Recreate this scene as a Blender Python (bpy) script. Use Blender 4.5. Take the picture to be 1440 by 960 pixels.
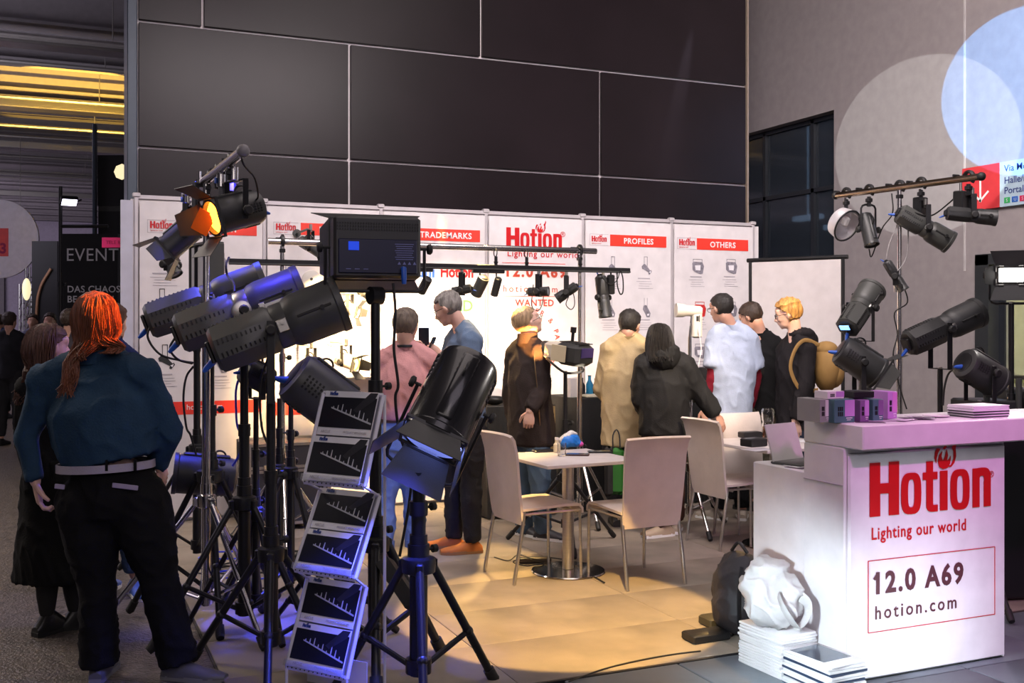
import bpy, bmesh, math, random
from mathutils import Vector, Matrix, Euler, noise
R=random.Random(7)
PI=math.pi
for o in list(bpy.data.objects): bpy.data.objects.remove(o)
SC=bpy.context.scene; COL=SC.collection
# ---------------------------------------------------------------- camera
F=1480.0; HY=455.0; YAW=math.radians(23.5); EYE=1.6
cs,sn=math.cos(YAW),math.sin(YAW)
cam=bpy.data.cameras.new('camera'); camo=bpy.data.objects.new('camera',cam); COL.objects.link(camo)
cam.lens=F/1440*36; cam.sensor_width=36; cam.shift_y=-(480-HY)/1440; cam.clip_start=.05; cam.clip_end=300
camo.location=(0,0,EYE); camo.rotation_euler=(PI/2,0,-YAW)
SC.camera=camo
FW=Vector((sn,cs,0)); RT=Vector((cs,-sn,0)); UP=Vector((0,0,1))
def P(px,py,d): return FW*d+RT*((px-720)/F*d)+UP*(EYE+(HY-py)/F*d)
def G(px,py,z=0.0):
    d=(EYE-z)*F/(py-HY); return P(px,py,d)
def PY(px,py,Y):
    u=(px-720)/F; return P(px,py,Y/(cs-u*sn))
def PX(px,py,X):
    u=(px-720)/F; return P(px,py,X/(sn+u*cs))
# ---------------------------------------------------------------- world, light, exposure
SC.view_settings.view_transform='Standard'; SC.view_settings.look='None'
SC.view_settings.exposure=0.33; SC.view_settings.gamma=1; SC.view_settings.use_curve_mapping=False
W=bpy.data.worlds.new('world'); SC.world=W; W.use_nodes=True
W.node_tree.nodes['Background'].inputs[0].default_value=(.62,.55,.68,1)
W.node_tree.nodes['Background'].inputs[1].default_value=.10
def area(name,loc,target,size,power,col,sy=None,spread=180):
    l=bpy.data.lights.new(name,'AREA'); l.shape='RECTANGLE'; l.size=size; l.size_y=sy or size
    l.energy=power; l.color=col; l.spread=math.radians(spread)
    o=bpy.data.objects.new(name,l); COL.objects.link(o); o.location=loc
    o.rotation_euler=(Vector(target)-Vector(loc)).to_track_quat('-Z','Y').to_euler(); return o
def spot(name,loc,target,power,col,angle=30,blend=.3,size=.04):
    l=bpy.data.lights.new(name,'SPOT'); l.energy=power; l.color=col; l.spot_size=math.radians(angle); l.spot_blend=blend
    l.shadow_soft_size=size
    o=bpy.data.objects.new(name,l); COL.objects.link(o); o.location=loc
    o.rotation_euler=(Vector(target)-Vector(loc)).to_track_quat('-Z','Y').to_euler(); return o
# added area fill without fittings, brightening the hall, booth, poster wall and right wall
area('hall_fill',(-1.0,-1.5,3.6),(2.5,6,.8),3,34,(1,.88,.84))
area('hall_fill',(3,5,6.8),(3,5.6,0),5,95,(1,.86,.84))
area('hall_fill',(2,-2,6),(5,8,1),5,95,(.95,.82,.95))
area('hall_fill',(2.6,5.2,5.2),(3.2,8.9,1.7),3.2,72,(1,.88,.88),sy=.8,spread=120)
area('hall_fill',(-3.5,9,5.5),(-2.5,8,0),2.5,170,(1,.86,.74),spread=130)
area('hall_fill',(3.5,3.5,6.5),(9.5,9.2,3.4),3,200,(1,.88,.86),spread=110)
area('hall_fill',(-9,20,6.4),(-9,20,0),9,700,(.86,.76,.95))
area('hall_fill',(-7,19,2.4),(-7,22,9),8,700,(.90,.85,1),spread=150)
area('hall_fill',(-13,46,6.6),(-9,50,1),14,3000,(.88,.76,.98))
area('hall_fill',(-13,42,2.4),(-12,46,9),14,1300,(.92,.80,.98),spread=150)
# wall discs thrown by profile spotlights beside the photographer
spot('disc_light',(1.2,1.4,2.6),PX(1450,128,9.5),9500,(.16,.48,1),9.6,.02,.01)
spot('disc_light',(.4,1.0,2.6),PX(1302,205,9.5),2900,(.95,1,.95),9.8,.02,.01)
spot('beam_streak_light',PY(1000,-60,10.42),PY(948,170,10.58),420,(.80,.85,1),9,1.0,.02)  # grazing spot added on the dark panels to imitate a beam in haze
# warm burst on the poster wall, worked by the track spotlights
spot('warm_light',P(455,400,8.0),PY(490,530,8.9),420,(1,.64,.26),100,.9,.05)
spot('warm_light',P(540,392,8.3),PY(520,500,8.9),300,(1,.66,.30),95,.9,.05)
spot('warm_light',P(600,400,8.5),PY(620,490,8.9),240,(1,.80,.52),95,.9,.05)
spot('warm_light',P(690,400,8.6),PY(720,490,8.9),70,(1,.72,.42),80,.8,.05)
spot('wall_disc',(3.3,6.2,1.2),PY(742,460,8.9),520,(1,.85,.62),10,.06,.02)
spot('face_light',P(800,575,7.0),P(743,476,7.80),1300,(1,.40,.09),10.5,.30,.02)
spot('booth_light',P(1180,250,6.3),P(880,560,8.3),170,(1,.76,.46),50,.7,.1)
spot('booth_light',P(1100,150,6.0),P(1010,470,8.4),110,(1,.88,.80),46,.7,.1)
spot('hair_light',P(1175,330,7.6),P(1108,440,8.5),60,(1,.66,.25),24,.7,.05)
# warm pool on the carpet, cut by shutters
spot('floor_light',(2.0,3.5,3.4),G(790,868),1250,(1,.60,.17),27,.10,.02)
spot('floor_light',(5.0,6.9,3.2),G(940,885),200,(1,.60,.20),20,.5,.03)
spot('floor_light',P(700,300,8.2),G(650,800),420,(1,.64,.22),40,.6,.05)
# blue, magenta, orange, white
spot('blue_light',P(300,60,6.6),P(370,800,5.3),330,(.04,.06,1),34,.5,.05)
spot('blue_light',P(392,610,5.55),G(378,872),130,(.04,.06,1),50,.5,.04)
spot('blue_light',P(350,470,4.9),P(400,535,5.3),60,(.04,.06,1),60,.6,.03)
spot('blue_light',P(330,310,5.9),P(288,430,5.75),45,(.04,.04,1),80,.6,.03)
spot('blue_light',P(330,250,5.2),P(350,520,5.3),60,(.05,.04,1),75,.6,.03)
spot('blue_light',(1.6,3.2,2.4),P(560,700,6.9),260,(.03,.10,1),16,.5,.05)
spot('orange_light',P(345,330,4.72),P(158,440,4.8),230,(1,.17,.01),24,.6,.03)
spot('magenta_light',(2.6,1.6,2.9),PY(1330,640,3.7),115,(1,.24,.85),34,.9,.05)
spot('magenta_light',(4.3,2.2,2.4),PY(1400,590,3.7),40,(1,.24,.85),60,.9,.05)
spot('white_floor_light',P(1010,930,4.0)+Vector((0,0,.25)),Vector((3.2,3.95,.1)),55,(.80,.92,1),80,.9,.04)
spot('white_counter_light',(3.55,2.9,.12),(3.55,3.7,.15),26,(.84,.94,1),110,1,.05)
spot('roof_light',P(110,455,21)+Vector((0,0,.9)),P(100,98,26.5),11000,(1,.60,.08),36,.12,.05)
# ---------------------------------------------------------------- materials
MT={}
def lin(c):
    return tuple((x/12.92 if x<=.04045 else ((x+.055)/1.055)**2.4) for x in c)
def mat(name,col,rough=.5,metal=0,bump=0,bscale=60,var=0,vscale=8,emit=0,ecol=None,trans=0,ior=1.45,aniso=None,alpha=1,coat=0,stretch=None,spec=.5):
    if name in MT: return MT[name]
    m=bpy.data.materials.new(name); m.use_nodes=True; nt=m.node_tree; b=nt.nodes['Principled BSDF']
    b.inputs['Base Color'].default_value=(*col,1); b.inputs['Roughness'].default_value=rough; b.inputs['Metallic'].default_value=metal
    b.inputs['Coat Weight'].default_value=coat; b.inputs['Specular IOR Level'].default_value=spec; b.inputs['Alpha'].default_value=alpha
    if trans: b.inputs['Transmission Weight'].default_value=trans; b.inputs['IOR'].default_value=ior
    if emit: b.inputs['Emission Color'].default_value=(*(ecol or col),1); b.inputs['Emission Strength'].default_value=emit
    tc=nt.nodes.new('ShaderNodeTexCoord'); mp=nt.nodes.new('ShaderNodeMapping'); nt.links.new(tc.outputs['Object'],mp.inputs[0])
    if stretch: mp.inputs['Scale'].default_value=stretch
    n=nt.nodes.new('ShaderNodeTexNoise'); n.inputs['Scale'].default_value=vscale; n.inputs['Detail'].default_value=4
    nt.links.new(mp.outputs[0],n.inputs['Vector'])
    mx=nt.nodes.new('ShaderNodeMixRGB'); mx.blend_type='MULTIPLY'; v=var or .06
    r=nt.nodes.new('ShaderNodeValToRGB'); r.color_ramp.elements[0].position=.3; r.color_ramp.elements[1].position=.7
    r.color_ramp.elements[0].color=(1-v*2,1-v*2,1-v*2,1); r.color_ramp.elements[1].color=(1,1,1,1)
    nt.links.new(n.outputs[0],r.inputs[0]); mx.inputs[0].default_value=1; mx.inputs[1].default_value=(*col,1)
    nt.links.new(r.outputs[0],mx.inputs[2]); nt.links.new(mx.outputs[0],b.inputs['Base Color'])
    if bump:
        n2=nt.nodes.new('ShaderNodeTexNoise'); n2.inputs['Scale'].default_value=bscale; n2.inputs['Detail'].default_value=3
        nt.links.new(mp.outputs[0],n2.inputs['Vector'])
        bp=nt.nodes.new('ShaderNodeBump'); bp.inputs['Strength'].default_value=bump; bp.inputs['Distance'].default_value=.01
        nt.links.new(n2.outputs[0],bp.inputs['Height']); nt.links.new(bp.outputs[0],b.inputs['Normal'])
    MT[name]=m; return m
WHITE=mat('white_board',(.78,.74,.75),.45)
COUNTER=mat('white_laminate',(.80,.78,.80),.35,bump=.03,bscale=20)
PANELW=mat('lightbox_print',(.86,.84,.88),.3)
RED=mat('red_print',(.60,.006,.010),.45)
REDW=mat('red_bar_print',(.90,.05,.03),.45)
INK=mat('dark_print',(.10,.03,.04),.5)
GREY=mat('grey_print',(.30,.28,.33),.5,var=.25,vscale=40)
GREYT=mat('grey_text_print',(.45,.42,.46),.5)
WINK=mat('white_print',(.85,.85,.85),.5)
BLACKM=mat('black_metal',(.018,.018,.02),.38,.3,bump=.05,bscale=200)
BLACKS=mat('satin_black_paint',(.030,.031,.032),.45,bump=.08,bscale=300)
GREYM=mat('dark_grey_paint',(.065,.067,.063),.42,bump=.06,bscale=300)
CHROME=mat('chrome',(.75,.73,.72),.18,1)
STEEL=mat('brushed_steel',(.55,.53,.50),.32,1,bump=.05,bscale=80,stretch=(1,1,20))
RUBBER=mat('black_rubber',(.012,.012,.012),.6)
BLUEP=mat('blue_plug_plastic',(.02,.11,.55),.35)
GLASS=mat('clear_glass',(.95,.97,.98),.03,trans=1)
LENS=mat('lens_glass',(.55,.62,.7),.06,trans=.6,coat=.5)
# ---------------------------------------------------------------- mesh helpers
class M:
    def __init__(s): s.v=[]; s.f=[]; s.m=[]; s.sm=[]
    def add(s,vs,fs,mi=0,smooth=True):
        b=len(s.v); s.v.extend(Vector(v) for v in vs)
        for f in fs: s.f.append(tuple(b+i for i in f)); s.m.append(mi); s.sm.append(smooth)
        return s
    def box(s,c,sz,X=None,rot=None,bev=0,mi=0,taper=1.0):
        hx,hy,hz=sz[0]/2,sz[1]/2,sz[2]/2
        if bev>0:
            b=min(bev,hx*.9,hy*.9,hz*.9); vs=[]; 
            for z,i in ((-hz,b),(-hz+b,0),(hz-b,0),(hz,b)):
                t=1 if z<0 else taper
                x,y=(hx-i)*t,(hy-i)*t; 
                vs+=[(-x+b,-y,z),(x-b,-y,z),(x,-y+b,z),(x,y-b,z),(x-b,y,z),(-x+b,y,z),(-x,y-b,z),(-x,-y+b,z)]
            fs=[tuple(range(7,-1,-1)),tuple(range(24,32))]
            for k in range(3):
                for j in range(8): a=k*8+j; d=k*8+(j+1)%8; fs.append((a,d,d+8,a+8))
        else:
            t=taper
            vs=[(-hx,-hy,-hz),(hx,-hy,-hz),(hx,hy,-hz),(-hx,hy,-hz),(-hx*t,-hy*t,hz),(hx*t,-hy*t,hz),(hx*t,hy*t,hz),(-hx*t,hy*t,hz)]
            fs=[(3,2,1,0),(4,5,6,7),(0,1,5,4),(1,2,6,5),(2,3,7,6),(3,0,4,7)]
        Q=Matrix.Translation(Vector(c))
        if rot is not None: Q=Q@(rot.to_4x4() if isinstance(rot,Matrix) else Euler(rot).to_matrix().to_4x4())
        if X is not None: Q=X@Q
        return s.add([Q@Vector(v) for v in vs],fs,mi,False)
    def tube(s,pts,rad,n=10,mi=0,caps=True,flat=None):
        pts=[Vector(p) for p in pts]; k=len(pts)
        if not hasattr(rad,'__len__'): rad=[rad]*k
        rr=[r if hasattr(r,'__len__') else (r,r) for r in rad]
        t0=(pts[1]-pts[0]).normalized(); a=flat.copy() if flat is not None else (Vector((0,0,1)) if abs(t0.z)<.9 else Vector((1,0,0)))
        nv=(a-t0*a.dot(t0)).normalized(); vs=[]; 
        for i in range(k):
            if i==0: t=t0
            elif i==k-1: t=(pts[i]-pts[i-1]).normalized()
            else: t=((pts[i+1]-pts[i]).normalized()+(pts[i]-pts[i-1]).normalized())
            if t.length<1e-6: t=t0
            t.normalize(); nv=(nv-t*nv.dot(t)); nv.normalize(); bv=t.cross(nv)
            for j in range(n):
                an=2*PI*j/n; vs.append(pts[i]+nv*math.cos(an)*rr[i][0]+bv*math.sin(an)*rr[i][1])
        fs=[]
        for i in range(k-1):
            for j in range(n): fs.append((i*n+j,i*n+(j+1)%n,(i+1)*n+(j+1)%n,(i+1)*n+j))
        if caps: fs.append(tuple(range(n-1,-1,-1))); fs.append(tuple(range((k-1)*n,k*n)))
        return s.add(vs,fs,mi)
    def cyl(s,a,b,r,r2=None,n=14,mi=0): return s.tube([a,b],[r,r if r2 is None else r2],n,mi)
    def lathe(s,prof,X=None,n=24,mi=0,axis='Y'):
        # prof: list (radius, t); revolved around axis through the origin of X
        vs=[];fs=[];k=len(prof)
        for r,t in prof:
            for j in range(n):
                a=2*PI*j/n; c_,s_=math.cos(a)*r,math.sin(a)*r
                v=Vector((c_,t,s_)) if axis=='Y' else (Vector((c_,s_,t)) if axis=='Z' else Vector((t,c_,s_)))
                vs.append(X@v if X is not None else v)
        for i in range(k-1):
            for j in range(n): fs.append((i*n+j,i*n+(j+1)%n,(i+1)*n+(j+1)%n,(i+1)*n+j))
        fs.append(tuple(range(n-1,-1,-1))); fs.append(tuple(range((k-1)*n,k*n)))
        return s.add(vs,fs,mi)
    def ball(s,c,r,X=None,n=16,m=10,mi=0,rot=None):
        r=r if hasattr(r,'__len__') else (r,r,r); vs=[]; fs=[]
        Q=Matrix.Translation(Vector(c))
        if rot is not None: Q=Q@(rot.to_4x4() if isinstance(rot,Matrix) else Euler(rot).to_matrix().to_4x4())
        if X is not None: Q=X@Q
        vs.append(Q@Vector((0,0,-r[2])))
        for i in range(1,m):
            t=-PI/2+PI*i/m
            for j in range(n):
                a=2*PI*j/n; vs.append(Q@Vector((math.cos(a)*math.cos(t)*r[0],math.sin(a)*math.cos(t)*r[1],math.sin(t)*r[2])))
        vs.append(Q@Vector((0,0,r[2]))); L=len(vs)-1
        for j in range(n): fs.append((0,1+(j+1)%n,1+j)); fs.append((L,L-n+j,L-n+(j+1)%n))
        for i in range(m-2):
            for j in range(n): a=1+i*n; fs.append((a+j,a+(j+1)%n,a+n+(j+1)%n,a+n+j))
        return s.add(vs,fs,mi)
    def prism(s,poly,o,ax,ay,th,mi=0,smooth=False):
        # poly 2d points in plane (o,ax,ay) thickened by th along ax x ay
        o=Vector(o);ax=Vector(ax);ay=Vector(ay);n=ax.cross(ay).normalized()*th;k=len(poly)
        vs=[o+ax*x+ay*y for x,y in poly]; vs+= [v+n for v in vs]
        fs=[tuple(range(k-1,-1,-1)),tuple(range(k,2*k))]+[(i,(i+1)%k,(i+1)%k+k,i+k) for i in range(k)]
        return s.add(vs,fs,mi,smooth)
    def quadslab(s,a,b,c,d,th,mi=0):
        a,b,c,d=map(Vector,(a,b,c,d)); n=((b-a).cross(d-a)).normalized()*th
        return s.add([a,b,c,d,a+n,b+n,c+n,d+n],[(3,2,1,0),(4,5,6,7),(0,1,5,4),(1,2,6,5),(2,3,7,6),(3,0,4,7)],mi,False)
    def torus(s,c,R_,r,X=None,n=24,m=8,mi=0,axis='Y',a0=0,a1=2*PI):
        pts=[]; full=abs(a1-a0-2*PI)<1e-6
        for i in range(n+1):
            a=a0+(a1-a0)*i/n; v=Vector((math.cos(a)*R_,0,math.sin(a)*R_)) if axis=='Y' else (Vector((math.cos(a)*R_,math.sin(a)*R_,0)) if axis=='Z' else Vector((0,math.cos(a)*R_,math.sin(a)*R_)))
            v=v+Vector(c); pts.append(X@v if X is not None else v)
        return s.tube(pts,r,m,mi)
    def mesh(s,name,mats,inv=None):
        me=bpy.data.meshes.new(name)
        vs=[inv@v for v in s.v] if inv is not None else s.v
        me.from_pydata([tuple(v) for v in vs],[],s.f)
        for m_ in (mats if isinstance(mats,(list,tuple)) else [mats]): me.materials.append(m_)
        me.polygons.foreach_set('material_index',s.m); me.polygons.foreach_set('use_smooth',s.sm)
        me.update()
        try: me.set_sharp_from_angle(angle=math.radians(38))
        except Exception: pass
        return me
    def build(s,name,mats,parent=None,local=False):
        me=s.mesh(name,mats,None if (parent is None or local) else WM[parent.name].inverted())
        o=bpy.data.objects.new(name,me); COL.objects.link(o)
        if parent is not None: o.parent=parent; WM[o.name]=WM[parent.name]
        else: WM[o.name]=Matrix.Identity(4)
        return o
WM={}
def tag(o,label=None,cat=None,group=None,kind=None):
    if label: o['label']=label
    if cat: o['category']=cat
    if group: o['group']=group
    if kind: o['kind']=kind
    return o
def thing(name,label,cat,loc=(0,0,0),rot=(0,0,0),group=None):
    o=bpy.data.objects.new(name,None); COL.objects.link(o); o.empty_display_size=.1
    if isinstance(rot,Matrix): rot=rot.to_euler()
    o.location=loc; o.rotation_euler=rot
    WM[o.name]=Matrix.Translation(Vector(loc))@Euler(rot).to_matrix().to_4x4()
    return tag(o,label,cat,group)
def base_at(o,loc):
    "recentre a single-mesh thing so that its origin sits at loc"
    v=Vector(loc); o.data.transform(Matrix.Translation(-v)); o.location=v; WM[o.name]=Matrix.Translation(v); return o
def struct(o): o['kind']='structure'; return o
def dup(root,loc,rot=None,label=None,group=None):
    r=root.copy(); COL.objects.link(r); r.location=loc
    if rot is not None: r.rotation_euler=rot
    if label: r['label']=label
    if group: r['group']=group
    def rec(src,dst):
        for ch in list(src.children):
            c=ch.copy(); COL.objects.link(c); c.parent=dst; rec(ch,c)
    rec(root,r); return r
def frame(o,fwd,up=UP):
    "matrix with local Y = fwd"
    y=Vector(fwd).normalized(); x=y.cross(Vector(up)).normalized(); z=x.cross(y)
    m=Matrix((x,y,z)).transposed().to_4x4(); m.translation=Vector(o); return m
def ev(o):
    "bake modifiers"
    dg=bpy.context.evaluated_depsgraph_get(); me=bpy.data.meshes.new_from_object(o.evaluated_get(dg)); old=o.data
    o.modifiers.clear(); o.data=me; me.name=o.name; return o
def text(s,h,o,mat_,parent=None,name='lettering',ax=(1,0,0),ay=(0,0,1),bold=0,sx=1,sp=1,align='LEFT',ext=.0012):
    c=bpy.data.curves.new('t','FONT'); c.body=s; c.size=h/.72; c.offset=bold*h; c.space_character=sp; c.align_x=align; c.extrude=ext/2; c.resolution_u=3
    t=bpy.data.objects.new('t',c); COL.objects.link(t)
    dg=bpy.context.evaluated_depsgraph_get(); me=bpy.data.meshes.new_from_object(t.evaluated_get(dg)); bpy.data.objects.remove(t); bpy.data.curves.remove(c)
    ax=Vector(ax).normalized(); ay=Vector(ay).normalized(); n=ax.cross(ay)
    Q=Matrix((ax*sx,ay,n)).transposed().to_4x4(); Q.translation=Vector(o)
    if parent is not None: Q=WM[parent.name].inverted()@Q
    me.transform(Q); me.materials.clear(); me.materials.append(mat_); me.name=name
    ob=bpy.data.objects.new(name,me); COL.objects.link(ob)
    if parent is not None: ob.parent=parent; WM[ob.name]=WM[parent.name]
    return ob
def logo_mesh():
    "heavy condensed word mark in a 375 x 125 box plus the flame over the i"
    m=M(); T=1.0; cnt=[0]
    def rect(x0,y0,x1,y1): cnt[0]+=1; m.prism([(x0,y0),(x1,y0),(x1,y1),(x0,y1)],(0,0,0),(1,0,0),(0,1,0),T+.03*cnt[0])
    def ring(cx,cy,rx,ry,tx,ty,a0=0,a1=2*PI,n=28):
        vs=[];fs=[]
        for i in range(n+1):
            a=a0+(a1-a0)*i/n; c,s=math.cos(a),math.sin(a); e=.62
            q=lambda v,r:math.copysign(abs(v)**e,v)*r
            for z in (0,T*(1.4 if a1-a0>6 else 1.5 if a0>1 else 1.6)): vs+= [(cx+q(c,rx),cy+q(s,ry),z),(cx+q(c,rx-tx),cy+q(s,ry-ty),z)]
        for i in range(n):
            b=i*4; fs+=[(b+2,b+6,b+7,b+3),(b,b+1,b+5,b+4),(b,b+4,b+6,b+2),(b+1,b+3,b+7,b+5)]
        m.add(vs,fs,0,False)
    rect(0,0,31,125); rect(57,0,88,125); rect(31,52,57,76)
    ring(125,47,31,49,21,16); 
    rect(172,10,193,120); rect(161,76,207,94); ring(196,20,24,21,21,15,PI,1.5*PI,8); rect(192,-1,208,15)
    rect(215,0,239,95)
    ring(279,47,31,49,21,16)
    rect(320,0,343,95); rect(357,0,380,62); ring(350,60,30,36,22,20,0,PI,14)
    for pl in ([(213,104),(224,99),(238,101),(247,112),(249,130),(244,122),(236,119),(240,132),(236,146),(230,128),(224,118),(219,130),(222,142),(212,133),(208,118)],
               [(232,104),(250,108),(258,122),(258,140),(252,150),(262,160),(266,176),(270,164),(264,148),(266,128),(260,112),(250,103)],
               [(205,150),(199,140),(197,126),(203,114),(204,126),(208,138),(216,148)],[(224,148),(232,158),(236,152),(230,146)]):
        m.prism(pl,(0,0,0),(1,0,0),(0,1,0),T*1.7+.1*len(pl)/6)
    return m
LOGO=logo_mesh()
def logo(o,width,parent,mt=RED,ax=(1,0,0),ay=(0,0,1),name='word_mark'):
    ax=Vector(ax).normalized(); ay=Vector(ay).normalized(); n=ax.cross(ay); k=width/380
    m=M(); o=Vector(o)
    m.add([o+ax*v.x*k+ay*v.y*k+n*v.z*.0015 for v in LOGO.v],LOGO.f,0,False)
    return m.build(name,mt,parent)
# ================================================================ SETTING
AISLE=mat('rough_asphalt_floor',(.13,.11,.095),.30,bump=.9,bscale=70,var=.35,vscale=30)
CARPET=mat('beige_exhibition_carpet',(.27,.225,.18),.75,bump=.12,bscale=160,var=.18,vscale=3)
DTILE=mat('grey_stone_tile',(.17,.20,.23),.45,bump=.1,bscale=30,var=.15,vscale=4)
m=M(); m.box((-10,30,-.07),(60,100,.1)); fl=struct(m.build('floor',AISLE)); 
# booth floor of carpet tiles
bf=M(); bf.box((4.9,6.65,-.017),(8.42,4.78,.014)); bfo=struct(bf.build('floor',mat('dark_joint',(.06,.05,.045),.9)))
tx=1.2; ty=.6
tm={}
for i in range(7):
    for j in range(8):
        x0=.70+i*tx; y0=4.27+j*ty; w=min(tx,9.1-x0); key=round(w,2)
        if key not in tm:
            q=M(); q.box((w/2-.003,ty/2,0),(w-.005,ty-.004,.010),bev=.003); tm[key]=q.mesh('floor_tile',CARPET)
        o=bpy.data.objects.new('floor_tile',tm[key]); COL.objects.link(o); o.parent=bfo; o.location=(x0,y0,-.0055)
# grey tiles in front of the counter
gt=M(); gt.box((5.3,3.05,-.0185),(6.4,2.4,.006)); gto=struct(gt.build('floor',mat('dark_joint',(.06,.05,.045),.9)))
q=M(); q.box((0,0,0),(.592,.592,.012),bev=.003); gme=q.mesh('floor_tile',DTILE)
for i in range(10):
    for j in range(4):
        o=bpy.data.objects.new('floor_tile',gme); COL.objects.link(o); o.parent=gto; o.location=(2.4+i*.6,3.95-j*.6,-.0105)
edge=M(); edge.box((2.4,4.258,-.013),(3.3,.02,.022)); struct(edge.build('trim_1',BLACKM))
# dark panelled tower wall behind the booth
SEAM=mat('pale_joint_strip',(.85,.78,.80),.5)
DARKP=mat('dark_laminate_panel',(.019,.013,.016),.32,bump=.02,bscale=3,var=.2,vscale=.8,spec=.24)
TY=10.6
tw=M(); tw.box((4.21,TY+.203,4.0),(6.98,.4,8.4)); two=struct(tw.build('wall_back',SEAM))
zs=[-.2,.88,2.08,3.276,4.472,5.67,6.87,8.06]
for r,(z0,z1) in enumerate(zip(zs,zs[1:])):
    xs=[.72,2.775,5.686,7.69] if r in (2,3,5,6,1,0) and r not in (4,6) else [.72,1.32,4.23,7.14,7.69]
    if r==4 or r==6: xs=[.72,1.32,4.23,7.69]
    for x0,x1 in zip(xs,xs[1:]):
        q=M(); q.box(((x0+x1)/2,TY-.018,(z0+z1)/2),(x1-x0-.026,.05,z1-z0-.026),bev=.004); q.build('panel',DARKP,two)
BLUEG=mat('blue_grey_metal_post',(.06,.08,.11),.4,.2)
q=M(); q.box((.675,TY+.2,4),(.09,.5,8.4),bev=.008); struct(q.build('trim_2',BLUEG))
q=M(); q.box((7.705,TY+.15,4),(.02,.4,8.4)); struct(q.build('trim_3',mat('gold_edge',(.45,.36,.28),.4,.3)))
# right hall wall with opening and door
GW=mat('grey_plaster_wall',(.40,.36,.365),.8,bump=.05,bscale=8)
XW=9.5; D0,D1,DZ=6.3,8.72,2.37; O0,O1,OZ=11.12,14.5,4.44
rw=M()
for (y0,y1,z0,z1) in ((-1,D0,-.02,8.4),(D0,D1,DZ,8.4),(D1,O0,-.02,8.4),(O0,O1,OZ,8.4),(O0,O1,-.02,.4),(O1,22,-.02,8.4)):
    rw.box((XW+.2,(y0+y1)/2,(z0+z1)/2),(.4,y1-y0,z1-z0))
struct(rw.build('wall_right',GW))
q=M(); q.box((XW-.006,PX(1357,300,XW).y,5.2),(.014,.02,6.0)); struct(q.build('trim_4',mat('pale_cover_strip',(.62,.6,.6),.5)))
# opening: glazed window onto a dark neighbouring hall
DKF=mat('dark_window_frame',(.03,.035,.045),.4,.3)
wn=M()
for y in (O0+.03,O0+.62,O0+1.7,O0+2.4,O1-.03): wn.box((XW+.2,y,(OZ+.4)/2),(.1,.06,OZ-.4))
for z in (.43,2.5,3.45,OZ-.03): wn.box((XW+.2,(O0+O1)/2,z),(.1,O1-O0,.06))
wo=struct(wn.build('window_1',DKF))
ys=[O0+.03,O0+.62,O0+1.7,O0+2.4,O1-.03]
for a,b in zip(ys,ys[1:]):
    for z0,z1 in ((.43,2.5),(2.5,3.45),(3.45,OZ-.03)):
        q=M(); q.box((XW+.2,(a+b)/2,(z0+z1)/2),(.012,b-a-.06,z1-z0-.06)); q.build('pane',mat('dark_glazing',(.10,.13,.17),.06,trans=.75),wo)
q=M(); q.box((XW+2.6,13.5,4.2),(.2,9,8.4)); 
struct(q.build('wall_beyond',mat('dark_blue_hall_wall',(.03,.04,.055),.7)))
for (y,z_,l_) in ((11.6,3.9,.9),(12.4,3.35,.7),(12.9,3.1,.5),(13.6,3.3,.6)):  # glowing strips added behind the panes to stand in for lamp reflections
    q=M(); q.box((XW+1.6,y,z_),(.16,l_,.08),bev=.01); q.cyl((XW+1.6,y,z_+.04),(XW+1.6,y,8.4),.012,n=6); fx=q.build('reflection_strip',mat('dim_reflection_glow',(.7,.8,.9),.4,emit=.8,ecol=(.7,.85,1))); base_at(fx,(XW+1.6,y,z_)); tag(fx,'glowing strip standing in for a lamp reflection in the dark window, '+{3.9:'highest',3.35:'second highest',3.1:'lowest',3.3:'farthest from the poster wall' }[z_],'lamp')
area('beyond_lamp',(XW+1.4,13,6.5),(XW+1.6,13,0),2,60,(.5,.7,1))
# door with frame and glass, pale green room behind
JF=mat('dark_door_frame',(.05,.055,.06),.4,.2)
dr=M()
dr.box((XW+.1,D1-.09,DZ/2-.01),(.34,.18,DZ)); dr.box((XW+.1,D0+.06,DZ/2-.01),(.34,.12,DZ)); dr.box((XW+.1,(D0+D1)/2,DZ-.06),(.34,D1-D0,.12))
do=struct(dr.build('door_1',JF))
for k,(a,b) in enumerate(((D1-.18,D1-1.25),(D1-1.27,D0+.12))):
    q=M(); 
    for yy in (a-.04,b+.04): q.box((XW+.12,yy,1.1),(.06,.08,2.2))
    for zz in (.08,2.14): q.box((XW+.12,(a+b)/2,zz),(.06,a-b,.12))
    lf=q.build('door_leaf',DKF,do)
    q=M(); q.box((XW+.12,(a+b)/2,1.1),(.01,a-b-.16,1.95)); q.build('pane',mat('pale_green_glass',(.75,.78,.62),.1,trans=.6),lf)
    q=M(); q.box((XW+.06,(a+b)/2,1.02),(.05,a-b-.1,.05),bev=.01); q.box((XW+.07,b+.12,1.02),(.07,.08,.12),bev=.01); q.build('push_bar',STEEL,lf)
q=M(); q.box((XW+2.2,7.5,1.6),(.1,3.6,3.4)); q.box((XW+1.2,9.25,1.6),(2,.1,3.4)); struct(q.build('wall_beyond',mat('pale_green_room',(.70,.68,.45),.8)))
area('corridor_lamp',(XW+1.3,7.6,3.0),(XW+1.6,7.6,0),1.2,55,(1,.95,.62))
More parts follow.
